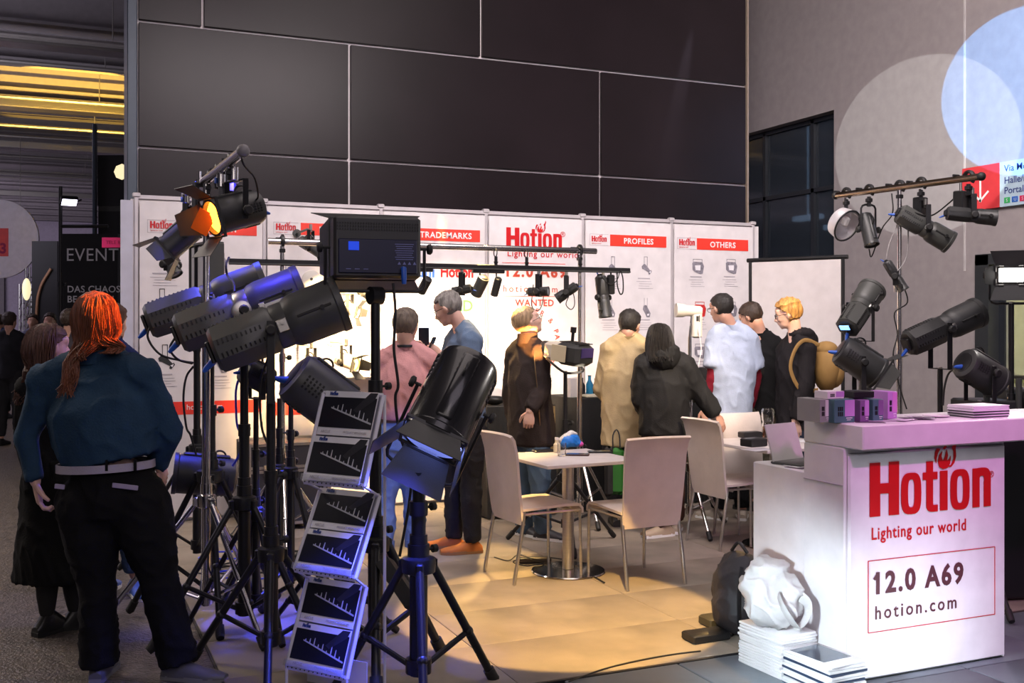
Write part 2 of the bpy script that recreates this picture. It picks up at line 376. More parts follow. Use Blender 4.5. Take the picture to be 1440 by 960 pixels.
# ceiling with deep beams
CE=mat('grey_ceiling_deck',(.30,.28,.30),.8,bump=.1,bscale=4); BM=mat('grey_ceiling_beam',(.22,.20,.21),.6)
m=M(); m.box((-12,34,8.5),(64,84,.2)); struct(m.build('ceiling',CE))
cb=struct(M().box((-12,13.5,8.1),(44,.3,.7)).build('ceiling_beam',BM))
for k in range(16):
    y=16.0+k*3.2; q=M(); q.box((-12,y,7.8),(44,.35,.9)); q.box((-12,y,7.36),(44,.7,.06))
    o=q.build('beam',BM,cb)
for k in range(10):
    y=14.6+k*3.2; q=M(); z=7.05-.12*(k%3)
    q.cyl((-30,y,z),(8,y,z),.045,n=8); q.cyl((-30,y+.35,z+.05),(8,y+.35,z+.05),.03,n=8)
    for x in range(-26,2,3): q.cyl((x,y,z),(x,y,8.3),.012,n=5)
    q.build('pipe',mat('pipe_metal',(.30,.28,.27),.4,.6),cb)
for k in range(5):
    y=22+k*6.5; q=M(); q.box((-12,y,6.9),(44,.5,.07)); q.box((-12,y-.25,6.97),(44,.02,.16)); q.box((-12,y+.25,6.97),(44,.02,.16)); q.build('cable_tray',STEEL,cb)
# far walls of the hall
FWM=mat('pale_far_wall',(.50,.45,.55),.8)
m=M(); m.box((-12,72,4.2),(64,.4,8.6)); struct(m.build('wall_far',FWM))
m=M(); m.box((-40,34,4.2),(.4,84,8.6)); struct(m.build('wall_left',FWM))
m=M()
for k in range(6): m.box((-20+k*3.4,71.6,3.4),(.35,.3,6.8))
struct(m.build('trim_5',BM))
# ================================================================ POSTER WALL
BY=8.9
XS=[PY(px,400,BY).x for px in (192,372,536,684,820,945,1060)]
WT=2.61
pw=M(); pw.box(((XS[0]+XS[-1])/2+.02,BY+.06,WT/2-.01),(XS[-1]-XS[0]+.12,.06,WT)); pwo=struct(pw.build('wall_booth',WHITE))
for x in XS:
    q=M(); q.box((x,BY+.02,WT/2),(.035,.035,WT+.01),bev=.006); q.box((x,BY+.02,WT+.02),(.06,.05,.035),bev=.006); q.build('post',mat('pale_aluminium',(.62,.58,.60),.4,.3),pwo)
q=M(); q.box(((XS[0]+XS[-1])/2,BY+.02,WT+.005),(XS[-1]-XS[0],.03,.03)); q.build('top_rail',mat('pale_aluminium',(.62,.58,.60),.4,.3),pwo)
# narrow white fascia at both ends
q=M(); q.box((XS[0]-.075,BY-.01,WT/2-.02),(.09,.05,WT-.02)); struct(q.build('trim_6',mat('bluish_white_post',(.55,.55,.66),.5)))
def poster(k,label):
    x0,x1=XS[k]+.02,XS[k+1]-.02
    t=thing('poster_panel',label,'poster',((x0+x1)/2,BY,0.02))
    q=M(); q.box(((x0+x1)/2,BY-.008,WT/2),(x1-x0,.012,WT-.05),bev=.003); q.build('print_sheet',WHITE,t)
    return t
def wl(px,py): v=PY(px,py,BY-.016); return v
def rectprint(t,p0,p1,mt,name='printed_bar',dy=0):
    a,b=wl(*p0),wl(*p1); q=M(); q.box(((a.x+b.x)/2,BY-.016-dy,(a.z+b.z)/2),(abs(b.x-a.x),.002,abs(a.z-b.z))); return q.build(name,mt,t)
def header(t,lx0,lx1,bx0,bx1,y0,y1,word,h=.105):
    # y0,y1 pixel rows of the red bar at its middle
    zc=wl((bx0+bx1)/2,(y0+y1)/2).z; hh=wl(bx0,y0).z-wl(bx0,y1).z
    a,b=wl(bx0,y0).x,wl(bx1,y0).x
    q=M(); q.box(((a+b)/2,BY-.0165,zc),(b-a,.002,hh)); q.build('red_bar',REDW,t)
    text(word,hh*.50,((a+b)/2,BY-.018,zc-hh*.25),WINK,t,bold=.03,align='CENTER',sp=1.08)
    c,d=wl(lx0,y0).x,wl(lx1,y0).x
    q=M(); 
    for (xx0,xx1,zz0,zz1) in ((c-.02,d+.02,hh*.5,hh*.5-.003),(c-.02,d+.02,-hh*.5,-hh*.5+.003),(c-.02,c-.017,-hh*.5,hh*.5)):
        q.box(((xx0+xx1)/2,BY-.0165,zc+(zz0+zz1)/2),(xx1-xx0,.001,abs(zz0-zz1)))
    q.build('thin_frame',GREYT,t)
    logo((c,BY-.017,zc-hh*.16),d-c,t); text('Lighting our world',hh*.10,(c,BY-.017,zc-hh*.36),RED,t,sx=.9)
def product(t,px,py,w,h,kind,flip=1,mt=GREY):
    "small printed picture of a lamp plus a few lines of text under it"
    c=wl(px,py); s=w
    q=M(); ax=Vector((flip,0,0)); o=Vector((c.x,BY-.0165,c.z)); ay=Vector((0,0,1))
    def pl(p,th=.0015,mi=0):
        if flip<0: p=[(-x,y) for x,y in p][::-1]
        q.prism([(x*s,y*s) for x,y in p],o,(1,0,0),(0,0,1),th,mi)
    if kind=='profile':
        pl([(-.30,.16),(-.12,.34),(.02,.26),(.34,-.10),(.40,-.06),(.46,-.16),(.30,-.36),(.20,-.34),(.22,-.22),(-.14,-.02),(-.26,.00)])
        pl([(-.13,.28),(-.10,.30),(-.10,.80),(-.13,.80)]); pl([(.10,.1),(.13,.1),(.13,.80),(.10,.80)]); pl([(-.13,.77),(.13,.77),(.13,.80),(-.13,.80)])
        pl([(.24,-.20),(.40,-.12),(.34,-.28)],.003,1)
    elif kind=='fresnel':
        pl([(-.42,.30),(-.30,.38),(.36,.36),(.50,.10),(.40,-.40),(.22,-.44),(-.22,-.30),(-.40,-.16)])
        pl([(-.22,.14),(.22,.16),(.20,-.20),(-.16,-.18)],.003,1)
        pl([(-.36,.36),(-.33,.36),(-.33,.56),(-.36,.56)]); pl([(.33,.36),(.36,.36),(.36,.56),(.33,.56)]); pl([(-.36,.53),(.36,.53),(.36,.56),(-.36,.56)])
    else:
        pl([(-.16,.30),(.04,.34),(.36,-.20),(.30,-.44),(.06,-.44),(-.06,-.20),(-.22,.05)]); pl([(.10,-.24),(.26,-.22),(.22,-.36),(.10,-.36)],.003,1)
        pl([(-.12,.3),(-.10,.3),(-.10,.8),(-.12,.8)]); pl([(.10,.1),(.12,.1),(.12,.8),(.10,.8)])
    q.build('printed_lamp',[mt,PANELW],t)
    tl=M(); z=c.z-s*.62
    tl.box((c.x-.02,BY-.0165,z),(s*.9,.001,.010))
    for k in range(4): tl.box((c.x-.02+(.02 if k%2 else 0),BY-.0165,z-.03-k*.022),(s*(1.1-.15*(k%3)),.001,.004))
    tl.build('text_lines',GREYT,t)
t1=poster(0,'white poster panel at the left end of the booth wall, red bar ending in ERY')
header(t1,211,243,252,361,312,330,'BATTERY')
for a in ((232,366,.17,0,'other',1,BLACKS),(305,372,.17,0,'fresnel',1,GREY),(228,428,.16,0,'profile',1,BLACKS),(305,440,.16,0,'profile',-1,GREY),(232,508,.17,0,'profile',1,BLACKS),(310,512,.16,0,'other',1,GREY)):
    product(t1,a[0],a[1],a[2],a[2],a[4],a[5],a[6])
rectprint(t1,(205,566),(368,579),REDW,'red_band'); text('hotion.com',.045,PY(262,576,BY-.019),WINK,t1)
t2=poster(1,'white poster panel with red bar starting FR, behind the panel light')
header(t2,388,416,423,525,315,332,'FRESNELS')
for px,py,k in ((405,395,'profile'),(470,395,'fresnel'),(410,470,'fresnel'),(480,470,'fresnel')): product(t2,px,py,.17,.17,k)
rectprint(t2,(376,566),(532,579),REDW,'red_band')
t3=poster(2,'white poster panel with the red TRADEMARKS bar and a grid of brand marks')
header(t3,549,572,578,675,322,339,'TRADEMARKS')
PBLUE=mat('blue_print',(.03,.13,.62),.5); PGREEN=mat('green_print',(.10,.50,.08),.5)
text('Hotion',.10,PY(619,389,BY-.019),RED,t3,bold=.05,sx=.8)
text('dni',.10,PY(586,389,BY-.019),PBLUE,t3,bold=.05)
text('ZYH',.13,PY(552,441,BY-.019),GREYT,t3,bold=.03); text('LED',.10,PY(630,437,BY-.019),PGREEN,t3,bold=.04)
t4=poster(3,'white poster panel with the large red word mark and a red ring of words')
logo(PY(712,348,BY-.018),PY(790,340,BY).x-PY(712,340,BY).x,t4); 
text('\u00ae',.05,PY(788,333,BY-.018),RED,t4)
text('Lighting our world',.062,PY(713,360,BY-.018),RED,t4,sp=1.12,bold=.01)
text('12.0 A69',.10,PY(709,388,BY-.018),mat('rust_print',(.50,.06,.03),.5),t4,bold=.05,sp=1.25)
text('hotion.com',.062,PY(707,410,BY-.018),mat('rust_print',(.50,.06,.03),.5),t4,sp=1.42)
q=M(); a,b=wl(706,369),wl(795,371)
for zz in (a.z,wl(706,416).z): q.box(((a.x+b.x)/2,BY-.0165,zz),(b.x-a.x,.001,.005))
q.build('thin_frame',REDW,t4)
# ring of words
cc=wl(750,470); rr=.30
def arcword(s,c,r,a0,step,h,t,mt):
    for i,chh in enumerate(s):
        a=a0-step*i; p=Vector((c.x+math.cos(a)*r,BY-.018,c.z+math.sin(a)*r)); ax=Vector((math.sin(a),0,-math.cos(a))); ay=Vector((math.cos(a),0,math.sin(a)))
        if chh!=' ': text(chh,h,p,mt,t,name='lettering',ax=ax,ay=ay,align='CENTER',bold=.02)
text('WANTED',.062,PY(752,430,BY-.018),REDW,t4,sp=1.1,bold=.02,align='CENTER')
arcword('DEALER & PARTNER',Vector((wl(744,480).x,0,wl(744,480).z)),.27,math.radians(118),math.radians(11.0),.05,t4,REDW)
t5=poster(4,'white poster panel with the red PROFILES bar and printed profile lamps')
header(t5,832,853,858,937,331,347,'PROFILES')
for px,py,f in ((862,378,1),(908,378,1),(858,436,1),(908,436,1),(858,495,1),(908,495,1)): product(t5,px,py,.15,.15,'profile' if py<400 else 'other',f)
t6=poster(5,'white poster panel with the red OTHERS bar at the right end of the booth wall')
header(t6,955,977,980,1052,336,352,'OTHERS')
for px,py in ((981,376),(1028,376),(984,436),(1028,436),(984,495),(1028,495)): product(t6,px,py,.15,.15,'fresnel',1,mat('red_lamp_print',(.6,.03,.03),.5) if (px,py)==(984,436) else GREY)
# ================================================================ SIGN ON THE RIGHT WALL
sg=thing('wall_sign','wide red and pale blue wayfinding sign with a white down arrow on the right wall','sign',(XW,7.5,2.87))
SX=XW-.03; y0=PX(1358,300,XW).y; y1=PX(1411,300,XW).y; z0,z1=2.87,3.355
q=M(); q.box((SX,(y0+y1)/2,(z0+z1)/2),(.05,y0-y1,z1-z0)); q.build('red_field',mat('red_sign',(.72,.05,.06),.5),sg)
q=M(); q.box((SX,y1-.9,(z0+z1)/2),(.05,1.8,z1-z0)); q.build('blue_field',mat('pale_blue_sign',(.55,.72,.85),.5),sg)
yc=(y0+y1)/2; q=M(); q.box((SX-.028,yc,3.10),(.004,.022,.30)); 
for s_ in (-1,1): q.box((SX-.028,yc+s_*.05,3.01),(.004,.022,.16),rot=(s_*-.85,0,0))
q.build('arrow',WINK,sg)
NV=mat('navy_print',(.02,.05,.25),.5)
for s_,zz in (('Via Mobile',3.245),('Halle/Hall',3.115),('Portalhaus',3.005)): text(s_,.075,(SX-.028,y1-.06,zz),NV,sg,ax=(0,-1,0),bold=.01)
for k,c in enumerate(((.05,.5,.15),(.03,.15,.6),(.75,.03,.12),(.03,.3,.6))):
    q=M(); q.box((SX-.028,y1-.10-k*.1,2.935),(.004,.075,.06)); q.build('symbol',mat('sign_symbol_%s'%'abcd'[k],c,.5),sg)
    text('SUST'[k],.035,(SX-.031,y1-.088-k*.1,2.918),WINK,sg,ax=(0,-1,0))
# ================================================================ COUNTER
CX,CY=3.236,3.70
ct=thing('reception_counter','white angular reception counter with a glowing printed front and a lower desk at its back','counter',(CX+.6,CY,-.005))
q=M(); q.box((CX+.49,CY+.16,.52),(.98,.28,1.05),bev=.006); q.build('body',COUNTER,ct)
q=M(); q.box((CX+.85,CY+.10,1.10),(1.70,.40,.11),bev=.006); q.build('countertop',COUNTER,ct)
q=M(); q.box((CX+.30,CY+.49,.45),(.60,.40,.91),bev=.005); q.build('side_desk',COUNTER,ct)
q=M(); q.box((CX-.002,CY+.16,.875),(.004,.27,.004)); q.box((CX+.55,CY+.49,.3),(.004,.39,.004)); q.build('joint_line',GREYT,ct)
q=M(); q.box((CX+.49,CY+.012,.51),(.955,.02,1.02),bev=.01); q.build('front_print',PANELW,ct)
fy=CY-.001
def cf(px,py): return PY(px,py,fy)
a=cf(1223,727); b=cf(1393,717); logo((a.x,fy,a.z),b.x-a.x,ct)
text('\u00ae',.03,cf(1391,671),RED,ct)
a=cf(1225,759); text('Lighting our world',.056,(a.x,fy,a.z),RED,ct,sp=1.13,bold=.015,sx=.86)
a=cf(1227,835); text('12.0 A69',.096,(a.x,fy,a.z),INK,ct,sp=1.22,bold=.045,sx=.93)
fl1=M(); h1=.096; fl1.prism([(-.10*h1,.70*h1),(.16*h1,.985*h1),(.30*h1,.985*h1),(.30*h1,.80*h1),(.02*h1,.62*h1)],(a.x+.012,fy-.0002,a.z),(1,0,0),(0,0,1),.0012); fl1.build('numeral_flag',INK,ct)
a=cf(1230,871); text('hotion.com',.062,(a.x,fy,a.z),INK,ct,sp=1.32,bold=.012,sx=.95)
x0,x1=cf(1221,800).x,cf(1399,800).x; z1_,z0_=cf(1221,789).z,cf(1221,890).z
q=M()
for zz in (z0_,z1_): q.box(((x0+x1)/2,fy,zz),(x1-x0,.002,.003))
for xx in (x0,x1): q.box((xx,fy,(z0_+z1_)/2),(.003,.002,z1_-z0_))
q.build('thin_frame',RED,ct)
# ================================================================ STANDS
def stand(label,base,h,hub,spread,az=0,mt=BLACKM,r=.022,group=None,name='tripod_stand',sections=((0,1.0),(.5,.8)),brace=True,lr=.014,knobs=True):
    b=Vector(base); t=thing(name,label,'light stand',b,(0,0,az),group)
    q=M(); q.cyl((0,0,.12),(0,0,hub+.12),r*1.25,n=14); q.build('lower_tube',mt,t,True)
    zs_=[hub+.05]+[hub+(h-hub)*f for f,_ in sections[1:]]+[h]
    for k in range(len(zs_)-1):
        q=M(); rr=r*sections[k][1]; q.cyl((0,0,zs_[k]),(0,0,zs_[k+1]),rr,n=14); q.build('pole',mt,t,True)
        if k>0 or True:
            q=M(); q.cyl((0,0,zs_[k]-.03),(0,0,zs_[k]+.03),rr*1.5,n=12); q.build('collar',BLACKM if mt is BLACKM else CHROME,t,True)
            if knobs:
                q=M(); q.cyl((rr,0,zs_[k]),(rr*1.5+.03,0,zs_[k]),.006,n=8); q.cyl((rr*1.5+.025,0,zs_[k]),(rr*1.5+.045,0,zs_[k]),.018,n=10); q.build('knob',RUBBER,t,True)
    q=M(); q.lathe([(r*1.3,hub-.05),(r*2.3,hub-.04),(r*2.4,hub),(r*2.3,hub+.02),(r*1.3,hub+.03)],axis='Z',n=18); hb=q.build('hub',mt,t,True)
    for k in range(3):
        a=2*PI*k/3; c_,s_=math.cos(a),math.sin(a)
        top=Vector((c_*r*2.2,s_*r*2.2,hub-.015)); ft=Vector((c_*spread,s_*spread,.025))
        q=M(); q.box(top,(.045,.035,.05),rot=(0,0,a),bev=.006); q.cyl(top,ft,lr,n=10); lg=q.build('leg',mt,t,True)
        q=M(); q.tube([ft+(ft-top).normalized()*-.05,ft,ft+Vector((c_*.015,s_*.015,-.012))],[lr*1.35,lr*1.4,lr*1.2],10); q.build('rubber_foot',RUBBER,lg,True)
        if brace:
            mid=top.lerp(ft,.58); low=Vector((c_*r*1.6,s_*r*1.6,max(.16,hub*.22)))
            q=M(); q.cyl(mid,low,lr*.7,n=8); q.ball(mid,(lr*1.3,)*3,n=8,m=6); q.build('brace',mt,t,True)
    q=M(); q.cyl((0,0,max(.16,hub*.22)-.03),(0,0,max(.16,hub*.22)+.03),r*1.8,n=12); q.build('brace_collar',mt,t,True)
    return t
# ================================================================ LAMPS (local Y = beam)
def lamp_thing(name,label,loc,dirv,group=None,up=UP):
    X=frame(loc,dirv,up); return thing(name,label,'lamp',loc,X.to_3x3(),group),X
def down_local(X): return (X.to_3x3().inverted()@Vector((0,0,-1))).normalized()
def yoke(t,X,w,depth,y=0,th=.006,wid=.03,mt=BLACKM,up=False,round_=False):
    "U bracket from both side pivots towards the stand below (or the clamp above)"
    d=down_local(X); 
    if up: d=-d
    d=Vector((0,d.y,d.z)).normalized(); side=Vector((1,0,0)); f=d.cross(side)
    q=M(); c=Vector((0,y,0))
    if round_:
        q.tube([c+side*w,c+side*w+d*(depth-.03),c+side*(w-.012)+d*(depth-.008),c+side*(w-.035)+d*depth,c-side*(w-.035)+d*depth,c-side*(w-.012)+d*(depth-.008),c-side*w+d*(depth-.03),c-side*w],th*1.3,8)
    else:
        Rm=Matrix((side,f,d)).transposed()
        for s_ in (-1,1): q.box(c+side*s_*w+d*(depth/2-.02),(th,wid,depth+.04),rot=Rm,bev=.002)
        q.box(c+d*depth,(w*2+th,wid,th),rot=Rm,bev=.002)
    q.build('yoke',mt,t,True)
    for s_ in (-1,1):
        q=M(); q.cyl(c+side*s_*w*.9,c+side*s_*(w+.03),.007,n=8); q.lathe([(.012,0),(.024,.004),(.026,.018),(.018,.026)],Matrix.Translation(c+side*s_*(w+.012))@Matrix.Rotation(-s_*PI/2,4,'Z'),n=10); q.build('tilt_knob',RUBBER,t,True)
    q=M(); q.cyl(c+d*(depth-.01),c+d*(depth+.05),.013,n=10); q.build('spigot',STEEL,t,True)
    return X@(c+d*depth)
def plug(t,c,dirv=(0,-1,0),mt=BLUEP,r=.012,l=.04):
    c=Vector(c); d=Vector(dirv).normalized(); q=M(); q.tube([c,c+d*l*.3,c+d*l*.35,c+d*l,c+d*(l+.02)],[r*1.1,r*1.1,r,r*.9,r*.5],12); q.build('power_plug',mt,t,True)
def doors(t,r,y0,ang=(40,40,40,40),size=1.0,mt=BLACKS,sub=None,fs=1.0):
    "barn doors: top, right, bottom, left, each hinged on the square front frame"
    q=M(); r=r*fs
    for k in range(4):
        a=k*PI/2; Rm=Matrix.Rotation(a,3,'Y'); q.box(Rm@Vector((0,y0,r*1.08)),(r*2.2,.012,r*.10),rot=Rm)
    fr=q.build('door_frame',mt,t,True)
    for k in range(4):
        a=k*PI/2; Rm=Matrix.Rotation(a,4,'Y'); o=math.radians(ang[k])
        h=Matrix.Translation((0,y0+.008,r*1.1))@Matrix.Rotation(o-PI/2+PI/2,4,'X')
        L=r*1.45*size; w0=r*.86; w1=(r*1.15 if k%2==0 else r*.60)*1.0
        pts=[(-w0,0,0),(w0,0,0),(w1,L,0),(-w1,L,0)]
        Q=Rm@Matrix.Translation((0,y0+.008,r*1.1))@Matrix.Rotation(math.radians(90-ang[k])*1.0-PI/2+math.radians(0),4,'X')
        # ang = opening angle away from the beam axis
        Q=Rm@Matrix.Translation((0,y0+.008,r*1.1))@Matrix.Rotation(math.radians(ang[k]),4,'X')
        v=[Q@Vector(p) for p in pts]; q=M(); q.quadslab(v[0],v[1],v[2],v[3],.003)
        q.tube([Q@Vector((-w0*.9,0,0)),Q@Vector((w0*.9,0,0))],.005,6)
        q.build('barn_door',mt,fr,True)
def vents(t,rings,n,size,mt=RUBBER):
    q=M()
    for (y,r,a0,a1,k) in rings:
        for i in range(k):
            a=a0+(a1-a0)*i/max(1,k-1); Rm=Matrix.Rotation(a,3,'Y'); q.box(Rm@Vector((0,y,r)),size,rot=Rm)
    o=q.build('vent_slots',mt,t,True); o['kind']='stuff'
def profile(label,loc,dirv,L=.62,r=.10,group=None,yk=.22,yoke_up=False,mt=GREYM,name='profile_spotlight',gate='grey',emis=None,yy=0.02,oct_=8):
    t,X=lamp_thing(name,label,loc,dirv,group)
    # rear housing: octagon, tapering; gate; lens barrel
    def ring(rr,n=oct_): return rr
    q=M(); T8=Matrix.Rotation(PI/8,4,'Y')
    q.lathe([(r*.80,-L*.50),(r*.98,-L*.47),(r*1.02,-L*.30),(r*1.02,-L*.06),(r*.86,-L*.02)],T8,n=8); q.build('rear_housing',mt,t,True)
    vents(t,[(-L*.44+L*.035*i,r*.97,a-.28,a+.28,2) for i in range(10) for a in (0,PI/2,-PI/2)],0,(r*.20,L*.012,.006))
    q=M(); q.lathe([(r*.86,-L*.03),(r*.90,-L*.02),(r*.90,L*.07),(r*.80,L*.08)],n=24); q.build('gate_ring',mt if gate!='silver' else STEEL,t,True)
    for s_ in (-1,1):
        q=M(); q.box((s_*r*.93,L*.03,.0),(.012,L*.08,r*.5),bev=.003); q.cyl((s_*r*.93,L*.03,r*.1),(s_*(r*.93+.03),L*.03,r*.1),.008,n=8); q.build('shutter_handle',STEEL,t,True)
    q=M(); q.lathe([(r*.86,L*.06),(r*1.0,L*.10),(r*1.06,L*.16),(r*1.08,L*.44),(r*1.13,L*.45),(r*1.13,L*.50),(r*1.0,L*.50),(r*.98,L*.47)],n=28); q.build('lens_tube',mt,t,True)
    q=M(); q.lathe([(r*.97,L*.462),(r*.6,L*.475),(.001,L*.482)],n=24); q.build('front_lens',emis or LENS,t,True)
    q=M(); 
    for s_ in (-1,1): q.box((s_*r*1.07,L*.28,r*.12),(.008,L*.26,.012),bev=.002)
    q.build('focus_rail',RUBBER,t,True)
    for s_ in (-1,1):
        q=M(); q.cyl((s_*r*1.04,L*.34,r*.12),(s_*(r*1.04+.028),L*.34,r*.12),.011,n=10); q.build('focus_knob',RUBBER,t,True)
    q=M(); q.box((0,-L*.52,0),(r*.9,.02,r*.9),bev=.006); q.build('rear_cover',BLACKM,t,True)
    plug(t,(0,-L*.53,-r*.35),(0,-1,-.5),BLUEP,r*.13,r*.38)
    e=yoke(t,X,r*1.12,yk,L*yy,.006,.035,BLACKM,yoke_up)
    return t,X,e
def fresnel(label,loc,dirv,L=.28,r=.13,group=None,yk=.22,yoke_up=False,ang=None,mt=BLACKS,name='fresnel_lamp',lens=LENS,size=1.0,round_=False,yy=0.0,plugd=True,up=UP,fs=1.0):
    t,X=lamp_thing(name,label,loc,dirv,group,up)
    q=M(); q.lathe([(r*.70,-L*.5),(r*.90,-L*.47),(r*.98,-L*.40),(r,L*.42),(r*1.05,L*.44),(r*1.05,L*.5),(r*.93,L*.5),(r*.92,L*.40)],n=36); q.build('housing',mt,t,True)
    q=M(); q.lathe([(r*.92,L*.40),(r*.7,L*.44),(r*.35,L*.46),(.001,L*.465)],n=32); ln=q.build('lens',lens,t,True)
    for k in range(3):
        q=M(); q.torus((0,L*(.43+.012*k),0),r*(.75-.2*k),.004,n=24,m=5); q.build('lens_ring',LENS if lens is LENS else lens,ln,True)
    vents(t,[(-L*.36+L*.06*i,r*.99,a-.22,a+.22,4) for i in range(5) for a in (0,PI*.5,PI,-PI*.5)],0,(r*.09,L*.028,.006))
    q=M(); q.box((0,0,r*1.0),(r*.5,L*.75,.02),bev=.006); q.build('top_rib',mt,t,True)
    q=M(); q.torus((0,-L*.2,r*.98),.035,.006,n=10,m=6,axis='X',a0=0,a1=PI); q.build('handle',BLACKM,t,True)
    q=M(); q.lathe([(r*.5,-L*.52),(r*.62,-L*.51),(r*.66,-L*.46)],n=24); q.build('rear_cap',BLACKM,t,True)
    if plugd: plug(t,(0,-L*.50,-r*.3),(0,-1,-.5),BLUEP,r*.13,r*.34)
    if ang: doors(t,r,L*.5,ang,size,fs=fs)
    e=yoke(t,X,r*1.14,yk,L*yy,.006,.03,BLACKM,yoke_up,round_)
    return t,X,e
def panel_light(label,loc,dirv,w=.41,h=.27,dp=.12,ang=(75,60,75,60),emis=None,yk=.22,size=.62,group=None,back=None):
    t,X=lamp_thing('panel_light',label,loc,dirv,group)
    q=M(); q.box((0,0,0),(w,dp,h),bev=.012); q.build('housing',BLACKS,t,True)
    q=M(); q.box((0,dp*.5+.001,0),(w-.04,.008,h-.04),bev=.003); q.build('diffuser',emis or PANELW,t,True)
    q=M()
    for i in range(32):
        for j in range(3): q.box((-w*.46+i*w*.92/31,-dp*.5-.001,h*.5-.035-j*.014),(.006,.004,.008))
    q.build('vent_slots',RUBBER,t,True)['kind']='stuff'
    q=M(); q.box((0,-dp*.5-.004,-h*.15),(w*.90,.008,h*.55),bev=.003); bk=q.build('back_plate',mat('navy_back_plate',(.010,.012,.045),.35),t,True)
    q=M(); q.box((-w*.28,-dp*.5-.0105,h*.01),(w*.12,.003,h*.14),bev=.001); q.build('display',mat('blue_display',(.02,.06,.5),.2,emit=.5,ecol=(.02,.08,.9)),bk,True)
    q=M()
    for j in range(8): q.box((w*.30,-dp*.5-.0095,h*.05-j*.010),(w*(.22-.02*(j%3)),.001,.003))
    for j in range(4): q.prism([(-.008,0),(.008,0),(0,.014)],(w*.24+j*.024,-dp*.5-.0085,-h*.28),(-1,0,0),(0,0,1),.002)
    for j in range(3): q.box((-w*.34+j*.04,-dp*.5-.0095,-h*.36),(.022,.001,.003))
    q.build('fine_print',mat('pale_blue_print',(.20,.22,.5),.5),bk,True)
    q=M(); q.tube([(w*.28,-dp*.5,-h*.35),(w*.28,-dp*.5-.03,-h*.35),(w*.28,-dp*.5-.035,-h*.50),(w*.28,-dp*.5-.035,-h*.60)],[.012,.013,.013,.010],10); q.build('power_plug',BLUEP,t,True)
    fr=None
    q=M(); q.box((0,dp*.5+.006,h*.5),(w,.012,.012)); q.box((0,dp*.5+.006,-h*.5),(w,.012,.012)); q.box((w*.5,dp*.5+.006,0),(.012,.012,h)); q.box((-w*.5,dp*.5+.006,0),(.012,.012,h))
    fr=q.build('door_frame',BLACKS,t,True)
    for k,(px_,pz_,rot_,ww,ll) in enumerate(((0,h/2,0,w,h*size),(w/2,0,PI/2,h,h*size*.8),(0,-h/2,PI,w,h*size),(-w/2,0,-PI/2,h,h*size*.8))):
        Q=Matrix.Translation((px_,dp*.5+.012,pz_))@Matrix.Rotation(rot_,4,'Y')@Matrix.Rotation(math.radians(ang[k]),4,'X')
        e_=ww*.16 if k%2==0 else -ww*.12
        v=[Q@Vector(p) for p in ((-ww/2,0,0),(ww/2,0,0),(ww/2+e_,ll,0),(-ww/2-e_,ll,0))]
        q=M(); q.quadslab(v[0],v[1],v[2],v[3],.003); 
        for s_ in (-.35,.35): q.tube([Q@Vector((ww*s_-.02,0,0)),Q@Vector((ww*s_+.02,0,0))],.007,6)
        q.build('barn_door',BLACKS,fr,True)
    e=yoke(t,X,w/2+.03,yk,0,.006,.03,BLACKM,False,True)
    return t,X,e
def clamp(loc,label,group,mt=BLACKM,s=1.0,dirv=(0,0,-1)):
    l=Vector(loc); t=thing('hook_clamp',label,'clamp',l,(0,0,0),group)
    q=M(); q.torus((0,0,0),.032*s,.010*s,n=16,m=6,a0=-.4,a1=PI+.8,axis='X'); q.build('hook',mt,t,True)
    q=M(); q.cyl((0,0,-.03*s),(0,0,-.085*s),.011*s,n=8); q.box((0,0,-.05*s),(.03*s,.03*s,.022*s),bev=.004); q.build('shank',mt,t,True)
    q=M(); q.cyl((0,.03*s,0),(0,.075*s,.02*s),.005*s,n=6); q.box((0,.08*s,.022*s),(.045*s,.01*s,.014*s),bev=.003); q.build('wing_bolt',mt,t,True)
    return t
def smooth_path(pts,k=6):
    pts=[Vector(p) for p in pts]; out=[]
    e=[pts[0]*2-pts[1]]+pts+[pts[-1]*2-pts[-2]]
    for i in range(1,len(e)-2):
        a,b,c,d=e[i-1],e[i],e[i+1],e[i+2]
        for j in range(k):
            t=j/k; out.append(.5*((2*b)+(c-a)*t+(2*a-5*b+4*c-d)*t*t+(3*b-a-3*c+d)*t**3))
    out.append(pts[-1]); return out
def cable(label,pts,r=.0045,mt=RUBBER,group=None,name='power_cable'):
    q=M(); q.tube(smooth_path(pts),r,6); o=q.build(name,mt); base_at(o,pts[0]); return tag(o,label,'cable',group)
def cdir(x,f,z): return (RT*x+FW*f+UP*z).normalized()
# ================================================================ LEFT LIGHT CLUSTER
def gp(px,d): v=P(px,HY,d); return Vector((v.x,v.y,0))
def hz(y,d): return EYE+(HY-y)/F*d
# three big profiles
BIG='big profile spotlights leaning to the upper right at the left of the booth'
fz=lambda loc,end: end
def on_stand(t,X,e,label,hub,spread,az,mt=BLACKM,r=.022,**k):
    return stand(label,(e.x,e.y,-.0005 if e.y>4.2 and e.x>.69 else -.02),e.z-.0+(.02 if not(e.y>4.2 and e.x>.69) else 0),hub,spread,az,mt,r,**k)
t,X,e=profile('long profile spotlight washed blue, rearmost of three at the left',P(292,424,5.75),cdir(.90,.24,.34),.66,.105,yk=.25,group=BIG)
on_stand(t,X,e,'thick black tripod stand nearest the long-haired visitor',.78,.46,.5,r=.03,lr=.017)
t,X,e=profile('long grey profile spotlight with silver gate, middle of the three',P(340,437,5.35),cdir(.90,.22,.36),.66,.112,yk=.25,gate='silver',group=BIG)
q=M(); q.lathe([(.047,.118),(.050,.122),(.050,.128),(.040,.132)],n=28,axis='X'); q.lathe([(.030,.118),(.030,.130),(.022,.134)],Matrix.Translation((0,.01,-.075)),n=22,axis='X'); q.build('gobo_wheel',STEEL,t,True)
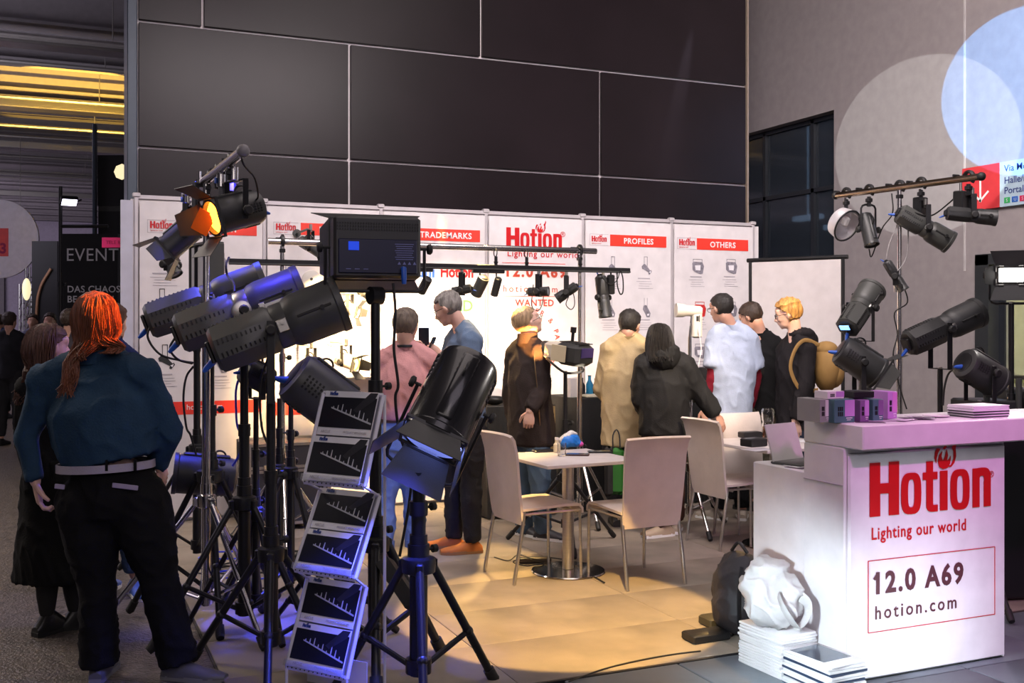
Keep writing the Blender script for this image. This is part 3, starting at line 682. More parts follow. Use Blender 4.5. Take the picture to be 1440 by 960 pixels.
q=M(); q.cyl((.132,0,0),(.138,0,0),.012,n=12); q.cyl((.134,.01,-.075),(.139,.01,-.075),.010,n=12); q.build('red_cap',RED,t,True)
q=M(); q.box((.124,.19,-.02),(.010,.22,.026),bev=.003); q.box((.130,.10,-.02),(.02,.03,.05),bev=.004); q.box((.130,.27,-.02),(.02,.03,.04),bev=.004); q.cyl((.13,.30,-.02),(.16,.30,-.02),.012,n=10); q.build('silver_focus_rail',CHROME,t,True)
on_stand(t,X,e,'black tripod stand under the middle profile spotlight',.70,.46,1.2,r=.026,lr=.017)
t,X,e=profile('long grey profile spotlight in front, lowest of the three at the left',P(392,459,4.85),cdir(.90,.20,.36),.62,.118,yk=.33,group=BIG,yy=-.06)
on_stand(t,X,e,'black tripod stand under the frontmost long profile spotlight',.55,.42,.3,r=.026,lr=.018)
# chrome T-bar stand with a bar along the booth side
BA,BB=P(262,275,6.2),P(342,212,4.62); 
tb=thing('lighting_bar','chrome cross bar on the stand at upper left, crowded with clamps','bar',(BA+BB)/2)
q=M(); q.cyl(BA,BB,.024,n=16); q.build('tube',CHROME,tb)
for e_ in (BA,BB):
    q=M(); dd=(BB-BA).normalized(); q.ball(e_,(.03,.03,.03),n=12,m=8); q.build('end_cap',mat('grey_cap',(.25,.24,.25),.5),tb)
bc=BA.lerp(BB,.42)
stand('chrome stand carrying the crowded upper left cross bar',(bc.x,bc.y,0),bc.z-.02,.68,.55,.9,CHROME,.021)
for k,f in enumerate((.04,.20,.34,.46,.60,.80)):
    clamp(BA.lerp(BB,f),'black hook clamp gripping the upper left cross bar','clamps on the upper left bar')
# lamps hanging from it
t,X,e=fresnel('small black lamp with barn doors aimed down left, leftmost on the upper bar',P(264,326,6.0),cdir(-.74,-.10,-.66),.30,.075,yk=.155,yoke_up=True,ang=(20,55,25,60),size=1.1)
ORG=mat('glowing_orange_lens',(1,.35,.05),.4,emit=9,ecol=(1,.28,.02))
ORD=mat('orange_filter_gel',(.85,.22,.02),.5)
t,X,e=fresnel('black lamp with glowing orange lens and open doors at the right of the upper bar',P(332,298,5.05),cdir(-.70,-.62,-.28),.26,.085,yk=.15,yoke_up=True,ang=(40,10,35,62),size=.95,lens=ORG)
q=M(); q.box((0,.165,.0),(.10,.003,.07),rot=(0,0,.3)); 
gl=base_at(M().box(P(286,312,5.0),(.085,.004,.11),rot=Euler((.2,.5,-.4)).to_matrix()).build('gel_sheet',ORD),P(286,312,5.0)); tag(gl,'bright orange colour gel in front of the glowing lamp','gel')
for (px,py,d,h_) in ((281,282,5.6,.19),(320,262,5.2,.17)):
    c=P(px,py,d); tt=thing('power_driver','slim black driver box hanging under the upper left bar '+('beside the left lamp' if px<300 else 'above the orange lamp'),'driver',c,(0,0,.4))
    q=M(); q.box((0,0,0),(.075,.05,h_),bev=.006); q.build('case',BLACKM,tt,True)
    q=M(); q.box((0,-.027,.02),(.035,.003,h_*.5)); q.build('printed_label',GREYT,tt,True)
    q=M(); q.cyl((0,0,h_/2),(0,0,h_/2+.06),.008,n=8); q.build('hanger',CHROME,tt,True)
for px,py,d in ((329,238,4.95),(311,248,5.15),(262,275,6.15)):
    c=P(px,py+6,d); tt=thing('hanging_coupler','silver and blue coupler hanging below the upper left bar','coupler',c,(0,0,0),'couplers under the upper left bar')
    q=M(); q.cyl((0,0,-.03),(0,0,.03),.022,n=12); q.cyl((0,0,.03),(0,0,.07),.009,n=8); q.build('body',CHROME,tt,True); q=M(); q.cyl((-.024,0,.0),(-.03,0,.0),.015,n=10); q.build('blue_cap',BLUEP,tt,True)
q=fresnel('small round grey lamp hanging low against the left poster',P(240,372,6.6),cdir(.5,-.2,-.8),.16,.042,yk=.09,yoke_up=True,mt=GREYM)
# cable off the bar
cable('thin black cable looping from the bar end to the orange lamp',[P(338,214,4.65),P(343,232,4.7),P(358,250,4.85),P(363,275,5.0),P(358,283,5.05)])
# panel light seen from behind
t,X,e=panel_light('black square panel light seen from behind with blue display and open barn doors',P(528,349,4.9),cdir(-.30,.94,-.02),.405,.285,.13,ang=(14,10,14,10),yk=.20)
sc=on_stand(t,X,e,'blue-lit black tripod stand of the big panel light',.585,.36,.25,r=.028,lr=.022,sections=((0,1.0),(.62,.8)))
q=M(); q.cyl((-.03,0,e.z-.02),(.03,0,e.z-.02),.042,n=18); q.build('pan_clamp',BLACKM,sc,True)
wv=WM[sc.name].inverted()
q=M(); a_,b_=P(541,790,4.8),P(583,852,4.6); q.tube([a_,b_],[(.036,.05)]*2,4,flat=UP); q.build('tilted_weight_block',BLACKM,sc)
cable('black cable hanging from the panel light past the pink shirt',[P(553,398,4.86),P(556,440,4.86),P(554,490,4.86),P(560,540,4.86),P(556,560,4.86),P(562,610,4.86),P(578,660,4.86),P(575,710,4.86),P(566,760,4.86),P(562,782,4.86)],.007)
# front fresnel with blue glow
BLG=mat('glowing_blue_lens',(.2,.3,1),.3,emit=9,ecol=(.25,.32,1))
fd=cdir(-.36,-.52,-.77)
t,X,e=fresnel('large black fresnel lamp in front with blue glowing lens and four barn doors',P(636,562,4.5),fd,.42,.142,yk=.34,ang=(38,30,16,10),size=.90,fs=.86,up=-FW,lens=BLG,round_=True,mt=mat('glossy_black_housing',(.016,.016,.018),.25,.1,coat=.4))
e2=P(637,690,4.5); 
stand('heavy black tripod stand in the foreground under the blue glowing fresnel',(e.x,e.y,-.02),e.z+.02,.60,.40,math.radians(15),BLACKM,.031,lr=.019,sections=((0,1.0),(.6,.85)))
spot('blue_lens_light',X@Vector((0,.222,0)),X@Vector((0,1,0))-RT*.12,300,(.05,.07,1),105,.6,.1)
# low lamps
t,X,e=fresnel('round grey fresnel lamp with blue-lit rear pointing down right behind the brochure rack',P(452,556,5.25),cdir(.62,.25,-.52),.36,.135,yk=.22,mt=GREYM,yy=.05)
on_stand(t,X,e,'short black stand of the blue-lit low fresnel lamp',.42,.38,.1,r=.02)
t,X,e=fresnel('small black lamp with a blue cable end between the stands',P(360,528,5.5),cdir(.6,.5,-.4),.16,.07,yk=.12)
on_stand(t,X,e,'thin black stand behind the front profile stand',.62,.36,.7,r=.017)
t,X,e=fresnel('black lamp hanging low on the left stand with its open front towards the visitor',P(288,668,5.9),cdir(-.80,-.25,.10),.34,.11,yk=.22,yoke_up=True,plugd=False)
on_=stand('black stand behind the low hanging lamp',gp(393,6.2),hz(560,6.2),.75,.38,.2,BLACKM,.018)
on_=stand('black stand left of the brochure rack with a pale collar',gp(409,6.0),hz(560,6.0),.76,.38,.9,BLACKM,.018)
# oblique grey soft panel on a black stand
sp=thing('soft_panel','flat grey soft panel seen edge on, standing before the left poster','panel',P(290,385,6.8),(0,0,.2))
q=M(); q.box((0,0,0),(.10,.30,.36),bev=.01); q.build('face',mat('grey_diffusion_fabric',(.42,.41,.47),.8),sp,True)
q=M()
for s_ in (-1,1): q.box((0,s_*.16,0),(.12,.02,.38),bev=.004); q.box((0,0,s_*.19),(.12,.33,.02),bev=.004)
q.build('edge_frame',GREYM,sp,True)
stand('black stand holding the flat soft panel',gp(277,6.8),hz(346,6.8),.8,.5,.6,BLACKM,.022)
# blue and black cables
for k,(lab,pts,mt_) in enumerate((
 ('black cable arching from the rear profile plug to the stand',[(212,456,5.6),(208,475,5.6),(225,498,5.6),(255,507,5.6),(272,510,5.6)],RUBBER),
 ('black cable arching from the middle profile plug to the stand',[(247,473,5.3),(239,490,5.3),(250,505,5.4),(270,511,5.5)],RUBBER),
 ('black cable falling left of the thick stand',[(272,515,5.6),(262,530,5.6),(258,560,5.6),(262,600,5.6),(268,612,5.6),(276,640,5.6)],RUBBER),
 ('blue cable dropping between the stands',[(352,525,5.5),(338,530,5.5),(332,548,5.5),(332,575,5.5),(334,600,5.5),(343,618,5.5),(336,640,5.5),(327,655,5.5)],mat('blue_cable',(.02,.04,.75),.4)),
 ('black cable swinging behind the front profile stand',[(385,470,5.2),(378,500,5.3),(366,540,5.3),(368,600,5.3),(380,640,5.3),(372,700,5.3)],RUBBER),
 ('thin black cable over the middle profile',[(322,362,5.5),(318,372,5.4),(320,388,5.4),(328,396,5.3),(330,410,5.25)],RUBBER))):
    cable(lab,[P(*p) for p in pts],.006,mt_)
rr=random.Random(3)
for k in range(9):
    c=G(rr.uniform(300,400),rr.uniform(770,850),.008); pts=[]
    for i in range(14):
        a=i*.75+k; pts.append(c+Vector((math.cos(a)*rr.uniform(.08,.24)+.01*i,math.sin(a)*rr.uniform(.06,.2),rr.uniform(0,.03))))
    cable('black cable coiled on the carpet among the tripod feet',pts,.0055,RUBBER if k%3 else mat('blue_cable',(.02,.04,.75),.4),'coiled cables among the tripods')
# flight case
fcb=G(398,737)
fc=thing('flight_case','black flight case with silver edges standing behind the stands','flight case',(fcb.x,fcb.y,0),(0,0,.0))
q=M(); q.box((0,0,.36),(.62,.50,.60),bev=.006); q.build('body',mat('black_ply',(.03,.03,.04),.5),fc,True)
for x in (-1,1):
    for y in (-1,1):
        q=M(); q.box((x*.31,y*.25,.36),(.03,.03,.62)); q.build('edge_strip',STEEL,fc,True)
for z in (.055,.46,.49,.665):
    for y in (-1,1): q=M(); q.box((0,y*.252,z),(.62,.01,.022)); q.build('edge_strip',STEEL,fc,True)
    for x in (-1,1): q=M(); q.box((x*.312,0,z),(.01,.5,.022)); q.build('edge_strip',STEEL,fc,True)
for x in (-.16,.16): q=M(); q.box((x,-.26,.47),(.08,.014,.09),bev=.004); q.build('latch',CHROME,fc,True)
q=M(); q.box((-.318,0,.3),(.012,.16,.1),bev=.004); q.build('handle',BLACKM,fc,True)
for x in (-.24,.24):
    for y in (-.18,.18): q=M(); q.cyl((x-.015,y,.03),(x+.015,y,.03),.03,n=14); q.build('caster',RUBBER,fc,True)
# ---------------- brochure rack
RO=gp(452,4.62); RO.z=-.02
ff=(RT*-.50+FW*-.86).normalized(); ww=(RT*.86-FW*.50).normalized()
rk=thing('brochure_rack','white zigzag folding brochure rack in the foreground','rack',RO)
WF=mat('white_rack_plastic',(.72,.71,.78),.4); CLR=mat('clear_acrylic',(.93,.94,.97),.08,trans=.9)
PAPER=mat('white_paper',(.80,.80,.82),.6); PHOTO=mat('black_photo_print',(.012,.013,.02),.3,coat=.3); GLOW=mat('pale_beam_print',(.45,.47,.5),.5)
lips=[((427,676),(455,552)),((414,800),(450,688)),((403,936),(432,812))]
half=.165
D0_=4.62
def rk_pt(px,py,d): return P(px,py,d)
tiers=[]
for k,(lo,hi) in enumerate(lips):
    L0=rk_pt(lo[0],lo[1],4.60); H0=rk_pt(hi[0],hi[1],4.74 )
    # left lower corner L0, left upper corner H0; the width runs along ww
    u=(H0-L0); n_=ww.cross(u).normalized(); 
    W_=ww*.335; tiers.append((L0,H0))
    q=M(); th=.006
    for s_ in (0,1):
        q.tube([L0+W_*s_,H0+W_*s_],[(.011,.006)]*2,4,flat=ww)
    q.tube([L0,L0+W_],[(.014,.005)]*2,4,flat=UP); q.tube([H0,H0+W_],[(.009,.005)]*2,4,flat=UP)
    fr=q.build('tier_frame',WF,rk)
    q=M()
    for i in range(14): 
        c=L0+W_*((i+.5)/14)-n_*.006*0; q.ball(c+(ff*.006),(.0035,)*3,n=6,m=4)
    o_=q.build('lip_rivets',RUBBER,fr); o_['kind']='stuff'
    q=M(); b0=-n_ if n_.dot(ff)>0 else n_
    q.quadslab(L0+b0*.018,L0+W_+b0*.018,H0+W_+b0*.018,H0+b0*.018,.004); q.build('back_sheet',mat('rack_mesh_back',(.30,.30,.36),.5),fr)
    # vertical struts to the next tier
    nb=-b0
    if k<2:
        nx=rk_pt(lips[k+1][1][0],lips[k+1][1][1],4.74)
        for s_ in (0,1):
            q=M(); q.tube([L0+W_*s_,nx+W_*s_*.98],.006,6); q.build('strut',WF,rk)
    for j in (1,0):
        # brochures: j=1 the upper one standing behind, j=0 the lower in front
        f0,f1=(.52,1.02) if j else (.01,.50)
        off=nb*(.003 if j else .010); sl=Vector()
        A=L0+u*f0+W_*.06+off; B=L0+u*f0+W_*.94+off; C=L0+u*f1+W_*.94+off*.6; D=L0+u*f1+W_*.06+off*.6
        names=('top','middle','lowest')
        bt=thing('brochure','landscape brochure with a dark beam photo, %s in the %s tier of the rack'%('upper' if j else 'lower',names[k]),'brochure',A)
        q=M(); q.quadslab(A,B,C,D,.006 if nb.dot((B-A).cross(D-A))>0 else -.006); q.build('pages',PAPER,bt)
        nn=(B-A).cross(D-A).normalized(); nn=nn if nn.dot(nb)>0 else -nn
        ox=(B-A); oy=(D-A)
        def bp(x,y,e_=.0075): return A+ox*x+oy*y+nn*e_
        q=M(); q.quadslab(bp(.0,.17),bp(1,.17),bp(1,.86),bp(0,.86),.0006); q.build('cover_photo',PHOTO,bt)
        q=M()
        for i in range(9):
            x=.22+i*.085; y=.60-.034*i; hh=.05+.03*((i*7)%5)+(.24 if i==6 else 0)
            q.quadslab(bp(x-.012,y,.0085),bp(x+.012,y,.0085),bp(x+.006,y+hh,.0085),bp(x-.006,y+hh,.0085),.0004)
        q.quadslab(bp(.18,.60,.0085),bp(.98,.27,.0085),bp(.98,.31,.0085),bp(.18,.63,.0085),.0004)
        q.build('beam_picture',GLOW,bt)
        q=M(); c=bp(.66,.66,.009); q.add([bp(.60,.58,.009),bp(.68,.52,.009),bp(.96,.82,.009),bp(1.0,.98,.009),bp(.86,.98,.009)],[(0,1,2,3,4),(4,3,2,1,0)],0,False); q.build('lamp_picture',mat('dark_lamp_print',(.05,.05,.065),.4),bt)
        text('ARCUS',.012,bp(.08,.05,.0085),GREYT,bt,ax=ox.normalized(),ay=oy.normalized())
        text('PRODUCT BROCHURE',.009,bp(.50,.06,.0085),GREYT,bt,ax=ox.normalized(),ay=oy.normalized())
        logo(bp(.10,.90,.0085),.045,bt,NV,ax=ox.normalized(),ay=oy.normalized())
    # clear pocket front
    q=M(); q.quadslab(L0+nb*.024,L0+W_+nb*.024,L0+W_+u*.07+nb*.024,L0+u*.07+nb*.024,.0015); q.build('clear_pocket',CLR,fr)
L0=tiers[2][0]
for s_ in (0,1):
    q=M(); a_=L0+ww*.335*s_; q.tube([a_,Vector((a_.x,a_.y,-.015))],.007,6); q.build('foot_rod',WF,rk)
q=M(); a_=L0-ff*.14; b_=a_+ww*.335; q.quadslab((a_.x,a_.y,-.02),(b_.x,b_.y,-.02),(b_.x,b_.y,L0.z+.03),(a_.x,a_.y,L0.z+.03),.006); q.build('base_panel',WF,rk)
a0=tiers[0][0]; 
q=M()
for s_ in (0,1):
    a_=tiers[0][1]+ww*.335*s_-ff*.01; q.tube([a_,Vector((a_.x,a_.y,-.018))],.007,6)
    q.build('rear_post',WF,rk); q=M()
# ================================================================ PEOPLE
SKIN=mat('warm_skin',(.62,.34,.25),.5,bump=.05,bscale=120,var=.08,vscale=14)
SKINP=mat('pale_skin',(.72,.45,.36),.5,bump=.05,bscale=120,var=.08,vscale=14)
EYEW=mat('eye_white',(.8,.8,.8),.2); IRIS=mat('dark_iris',(.03,.02,.02),.2)
def cloth(name,c,rough=.85,b=.25,sc=120): return mat(name,c,rough,bump=b,bscale=sc,var=.12,vscale=9,spec=.15)
def hairmat(name,c): return mat(name,c,.6,bump=.5,bscale=160,var=.3,vscale=60,stretch=(1,1,.12))
def fold(me,amp,f,seed=0,zs=.55,lo=None):
    me.update(); 
    import numpy as np
    n=len(me.vertices); co=np.empty(n*3); me.vertices.foreach_get('co',co); co=co.reshape(-1,3); no=np.empty(n*3); me.vertex_normals.foreach_get('vector',no); no=no.reshape(-1,3)
    s=Vector((seed*3.7,seed*1.3,seed*2.1)); out=co.copy()
    for i in range(n):
        c=co[i]; p=Vector((c[0]*f+c[2]*f*.35,c[1]*f,c[2]*f*zs))+s
        a=noise.noise(p*.8)*.7+(1-abs(noise.noise(p*1.3+s))*2.2)**3*.75-.35
        out[i]=c+no[i]*(a*amp)
    me.vertices.foreach_set('co',out.ravel()); me.update()
def remesh(q,name,mt,parent,vox,smooth=4,amp=0,f=7,seed=0,dec=None,zs=.55):
    o=q.build(name,mt,parent)
    r=o.modifiers.new('r','REMESH'); r.mode='VOXEL'; r.voxel_size=vox; r.use_smooth_shade=True
    if smooth:
        s=o.modifiers.new('s','SMOOTH'); s.iterations=smooth; s.factor=.5
    if dec:
        d=o.modifiers.new('d','DECIMATE'); d.ratio=dec
    ev(o)
    if amp: fold(o.data,amp,f,seed,zs)
    return o
def limb(q,pts,rad,n=14,flat=None):
    pts=[Vector(p) for p in pts]; 
    q.tube(pts,rad,n,flat=flat)
    for p,r in zip(pts,rad):
        r=r if not hasattr(r,'__len__') else min(r); q.ball(p,(r*.99,)*3,n=12,m=8)
def seg(a,b,ra,rm,rb,k=4):
    a=Vector(a);b=Vector(b); out=[];rr=[]
    for i in range(k+1):
        t=i/k; out.append(a.lerp(b,t)); rr.append((1-t)*ra+t*rb+(rm-(ra+rb)/2)*4*t*(1-t))
    return out,rr
def headm(loc,yaw,pitch,roll=0,s=1.0):
    "yaw 0 = looking away from the camera, 90 = to the right of the picture"
    a=math.radians(yaw); f=FW*math.cos(a)+RT*math.sin(a)
    f=(f*math.cos(math.radians(pitch))+UP*math.sin(math.radians(pitch))).normalized()
    X=frame(loc,f); return X@Matrix.Rotation(math.radians(roll),4,'Y')@Matrix.Scale(s,4)
def head_geo(q,X):
    B=lambda c,r,rot=None: q.ball(c,r,X,n=20,m=14,rot=rot)
    B((0,-.014,.026),(.075,.094,.086)); B((0,.018,-.012),(.066,.074,.084)); B((0,.034,-.062),(.050,.052,.046)); B((0,.068,-.090),(.020,.017,.016))
    B((0,.066,.040),(.056,.028,.036))
    q.tube([X@Vector(p) for p in ((0,.086,.014),(0,.098,-.006),(0,.110,-.026),(0,.100,-.036))],[.008,.010,.0125,.009],10)
    for s in (-1,1):
        B((s*.010,.098,-.033),(.008,.009,.007)); B((s*.034,.066,-.026),(.022,.018,.018)); B((s*.030,.077,.022),(.022,.010,.007),(0,s*.15,0))
        B((s*.077,-.004,-.010),(.009,.020,.031),(0,s*.25,s*.35)); 
    B((0,.088,-.054),(.022,.009,.0055)); B((0,.086,-.066),(.019,.009,.006))
def face_bits(t,X,glasses=None,brow=(.05,.03,.02)):
    q=M()
    for s in (-1,1): q.ball((s*.030,.0745,.004),(.0125,.0125,.0125),X,n=10,m=8)
    e=q; 
    for s in (-1,1):
        q=M(); q.ball((s*.030,.0745,.004),(.0125,.0115,.0115),X,n=12,m=8); ee=q.build('eye',EYEW,t)
        q=M(); q.ball((s*.030,.0835,.003),(.0055,.0040,.0055),X,n=10,m=6); q.build('iris',IRIS,ee)
        q=M(); q.tube([X@Vector((s*.014,.092,.020)),X@Vector((s*.032,.089,.025)),X@Vector((s*.048,.079,.021))],[.0025,.0035,.0015],6); q.build('eyebrow',hairmat('brow_%d'%int(brow[0]*1000),brow),t)
    q=M(); q.ball((0,.0935,-.059),(.018,.003,.0022),X,n=10,m=6); q.build('mouth_line',mat('lip_red',(.38,.10,.09),.5),t)
    if glasses:
        g=M()
        for s in (-1,1):
            pts=[X@Vector((s*.031+math.cos(a)*.024,.099,.002+math.sin(a)*.018)) for a in [2*PI*i/14 for i in range(15)]]
            g.tube(pts,.0022,6); g.tube([X@Vector((s*.055,.098,.006)),X@Vector((s*.078,.05,.006)),X@Vector((s*.082,-.005,.004))],.0022,6)
        g.tube([X@Vector((-.008,.100,.004)),X@Vector((.008,.100,.004))],.002,6)
        go=g.build('glasses',glasses,t)
def hair_cap(t,X,mt,kind='short',th=1.0,seed=0,front=.035):
    "shell over the skull, cut at hairline, ears and nape"
    vs=[];fs=[];n=40;m=30; idx={}
    def keep(x,y,z):
        if kind=='bald' : return z<.075 and z>-.035 and y<.045 and not (y>.02 and z<.0)
        if y>front and z<.062+(.0): return False
        if y>-.002 and z<.018+max(0,y)*.9: return False
        nape=-.055 if kind=='short' else -.075
        if z<nape: return False
        if abs(x)>.06 and z<-.0 and y>-.03: return False
        return True
    q=M(); pts=[]
    for i in range(m+1):
        a=-PI/2+PI*i/m
        for j in range(n):
            b=2*PI*j/n; x,y,z=math.cos(b)*math.cos(a),math.sin(b)*math.cos(a),math.sin(a)
            pts.append(Vector((x*.079*(1+.02*th),-.014+y*.099,.026+z*.091)))
    faces=[]
    for i in range(m):
        for j in range(n):
            f=(i*n+j,i*n+(j+1)%n,(i+1)*n+(j+1)%n,(i+1)*n+j); c=sum((pts[k] for k in f),Vector())/4
            if keep(*c): faces.append(f)
    used=sorted({k for f in faces for k in f}); mp_={k:i for i,k in enumerate(used)}
    c0=Vector((0,-.014,.0)); 
    vin=[]; vout=[]
    for k in used:
        p=pts[k]; d=(p-c0).normalized(); nz=noise.noise(Vector((p.x*60,p.y*60,p.z*25))+Vector((seed,0,0)))
        vin.append(X@(p-d*.010)); vout.append(X@(p+d*(.005*th+.0065*th*nz+(.006*th if p.z>.06 else 0))))
    L=len(used); F_=[tuple(mp_[k]+L for k in f) for f in faces]+[tuple(reversed([mp_[k] for k in f])) for f in faces]
    from collections import Counter
    ec=Counter()
    for f in faces:
        for a,b in zip(f,f[1:]+f[:1]): ec[(a,b)]+=1
    for (a,b) in list(ec):
        if (b,a) not in ec: F_.append((mp_[a],mp_[b],mp_[b]+L,mp_[a]+L)[::-1])
    q.add(vin+vout,F_); return q.build('hair',mt,t)
def strands(q,roots,seed,r=.006,n=5):
    rr=random.Random(seed)
    for path,rad in roots:
        j=[Vector((rr.uniform(-1,1),rr.uniform(-1,1),rr.uniform(-.4,.4)))*.006 for _ in path]
        pts=smooth_path([Vector(p)+v for p,v in zip(path,j)],3); k=len(pts)
        q.tube(pts,[(rad*(1-.75*(i/(k-1))**2),rad*.5*(1-.7*(i/(k-1))**2)) for i in range(k)],n)
def hand(q,wrist,d,nrm,side=1,curl=.5,s=1.0):
    "palm plus five fingers; d = direction of the hand, nrm = back of the hand, side = thumb side (+1: along d x nrm)"
    d=Vector(d).normalized(); nrm=Vector(nrm); nrm=(nrm-d*nrm.dot(d)).normalized(); w=d.cross(nrm)*side; o=Vector(wrist)
    q.tube([o-d*.02*s,o+d*.015*s,o+d*.05*s,o+d*.088*s,o+d*.098*s],[(.026*s,.019*s),(.028*s,.016*s),(.040*s,.015*s),(.042*s,.013*s),(.034*s,.008*s)],14,flat=w)
    for k,(off,L,rd) in enumerate(((.030,.068,.0088),(.010,.078,.009),(-.010,.072,.0086),(-.029,.058,.0078))):
        p=o+d*.088*s+w*off*s; pts=[p]; a=curl*.5; dd=d
        for f in (.45,.32,.23):
            ang=a; dirn=(d*math.cos(ang)-nrm*math.sin(ang)); pts.append(pts[-1]+dirn*L*f*s); a+=curl*1.0
        q.tube(pts,[rd*s,rd*s*.98,rd*s*.9,rd*s*.7],8); 
        for p_ in pts[1:]: q.ball(p_,(rd*s*(.98 if p_ is not pts[-1] else .7),)*3,n=8,m=6)
    p=o+d*.02*s+w*.024*s-nrm*.006*s; pts=[p,p+(w*.7+d*.6-nrm*.2).normalized()*.036*s]; pts.append(pts[-1]+(w*.35+d*.9-nrm*curl*.5).normalized()*.032*s); pts.append(pts[-1]+(w*.0+d-nrm*curl).normalized()*.024*s)
    q.tube(pts,[.013*s,.012*s,.010*s,.0075*s],8); q.ball(pts[-1],(.0078*s,)*3,n=8,m=6)
def shoe(t,ank,toe,mt,floor,L=.29,sole=None,h=.10,w=.052):
    "ank = ankle point, toe = horizontal direction"
    a=Vector(ank); d=Vector((toe[0],toe[1],0)).normalized(); s_=d.cross(UP); o=Vector((a.x,a.y,floor))-d*.07
    prof=[(0,.030,.050),(.02,.037,.075),(.07,.040,h+.02),(.12,.042,h*.85),(.17,.047,.066),(.22,w,.052),(.26,w*.85,.046),(L-.005,w*.45,.036)]
    q=M(); vs=[];fs=[];n=12
    for x,ww_,hh in prof:
        for j in range(n):
            an=PI*j/(n-1); vs.append(o+d*x+s_*math.cos(an)*ww_*(1 if j not in (0,n-1) else .96)+UP*(.018+(hh-.018)*math.sin(an)**.75))
    k=len(prof)
    for i in range(k-1):
        for j in range(n-1): fs.append((i*n+j,i*n+j+1,(i+1)*n+j+1,(i+1)*n+j))
        fs.append((i*n+n-1,i*n,(i+1)*n,(i+1)*n+n-1))
    fs.append(tuple(range(n-1,-1,-1))); fs.append(tuple(range((k-1)*n,k*n))); q.add(vs,fs)
    so=q.build('shoe',mt,t)
    q=M(); out=[(0,.026),(.03,.036),(.12,.040),(.20,w),(.26,w*.85),(L,w*.40)]
    poly=[(x,-y) for x,y in out]+[(x,y) for x,y in out[::-1]]
    q.prism(poly,o+UP*.001-d*.004,d,s_,.020 if d.cross(s_).z>0 else -.022); 
    if d.cross(s_).z<=0:
        pass
    q.build('sole',sole or RUBBER,so); return so
def person(label,d,base,head,face,J,top,legs,shoes,skin=SKIN,girth=1.0,floor=0.0,headscale=1.0,vox=.0085,cat='person',group=None,lod=False):
    Q=lambda k:P(J[k][0],J[k][1],d+(J[k][2] if len(J[k])>2 else 0))
    NB=.055; b=Vector((P(base[0],HY,d).x,P(base[0],HY,d).y,floor)); t=thing('person',label,cat,b,(0,0,0),group)
    hc=P(head[0],head[1],d+(head[2] if len(head)>2 else 0)); X=headm(hc,face[0],face[1],face[2] if len(face)>2 else 0,headscale)
    sl,sr,hl,hr=Q('sl'),Q('sr'),Q('hl'),Q('hr'); ms=(sl+sr)/2; mh=(hl+hr)/2; S=(sr-sl).normalized(); S2=(hr-hl).normalized()
    g=girth; neck0=ms+UP*.085; skull=X@Vector((0,-.03,-.06))
    def torso(q,e,hem=.0,topk=1.0,w=None):
        w=[x*.93 for x in (w or (.165,.145,.165,.175,.13))]
        c=[mh-UP*hem,mh+UP*.03,mh.lerp(ms,.35),mh.lerp(ms,.68),mh.lerp(ms,.90),ms+UP*.055]
        r=[(w[0]*g+e,w[0]*.72*g+e),(w[0]*g+e,w[0]*.70*g+e),(w[1]*g+e,w[1]*.72*g+e),(w[2]*g+e,w[2]*.68*g+e),((w[3]*.88)*g+e*.6,w[3]*.52*g+e),(w[4]*.62*g+e*.3,w[4]*.50*g+e*.3)]
        if hem<0: c0_=mh-UP*hem; c=[c0_,c0_+(ms-c0_)*.08,c0_.lerp(ms,.35),c0_.lerp(ms,.66),c0_.lerp(ms,.90),ms+UP*.055]
        q.tube(c,r,20,flat=S)
        for p in (sr,sl): q.tube([ms+UP*.100,ms.lerp(p,.42)+UP*.066,ms.lerp(p,.78)+UP*.028,p],[.056*g+e*.45,.054*g+e*.5,.058*g+e*.6,.055*g+e*.7],12)
        q.ball(c[0],(r[0][1],)*3,n=10,m=6) if False else None
        for s_,p in ((1,sr),(-1,sl)): q.tube([ms.lerp(p,.2)+UP*.012,p],[.062*g+e*.5,.058*g+e],12); q.ball(p,(.060*g+e*.8,)*3,n=12,m=8)
    # --- skin body, one surface
    q=M(); head_geo(q,X); limb(q,[neck0-UP*.08,neck0+(skull-neck0)*.5,skull],[.060,.054,.052])
    torso(q,-.035)
    for s_,n_ in (('l',hl),('r',hr)):
        kn,an=Q('k'+s_),Q('a'+s_)
        p,r=seg(n_,kn,.078*g,.070*g,.052); limb(q,p,r); p,r=seg(kn,an,.05,.052,.034); limb(q,p,r)
    for s_,p0 in (('l',sl),('r',sr)):
        el,wr=Q('e'+s_),Q('w'+s_); p,r=seg(p0,el,.046,.043,.034); limb(q,p,r); p,r=seg(el,wr,.034,.036,.025); limb(q,p,r)
    bo=remesh(q,'body',skin,t,vox if not lod else .016,3,dec=None if lod else .6)
    hq=M()
    for s_ in ('l','r'):
        hd=J.get('hand_'+s_)
        if hd is None: continue
        el,wr=Q('e'+s_),Q('w'+s_); dd=(wr-el).normalized()
        dd=hd.get('dir',dd); hand(hq,wr,dd,hd.get('n',-FW),hd.get('side',1),hd.get('curl',.5),hd.get('s',1.0))
    if hq.v:
        mt_=hq.mesh('h',skin,WM[t.name].inverted()); bm=bmesh.new(); bm.from_mesh(bo.data); bm.from_mesh(mt_); bm.to_mesh(bo.data); bm.free(); bpy.data.meshes.remove(mt_)
        for p_ in bo.data.polygons: p_.use_smooth=True
    # --- trousers or skirt
    vx=.013 if not lod else .022; sd=int(base[0])
    tk=.88 if top.get('hem',.06)>0 else 1.0
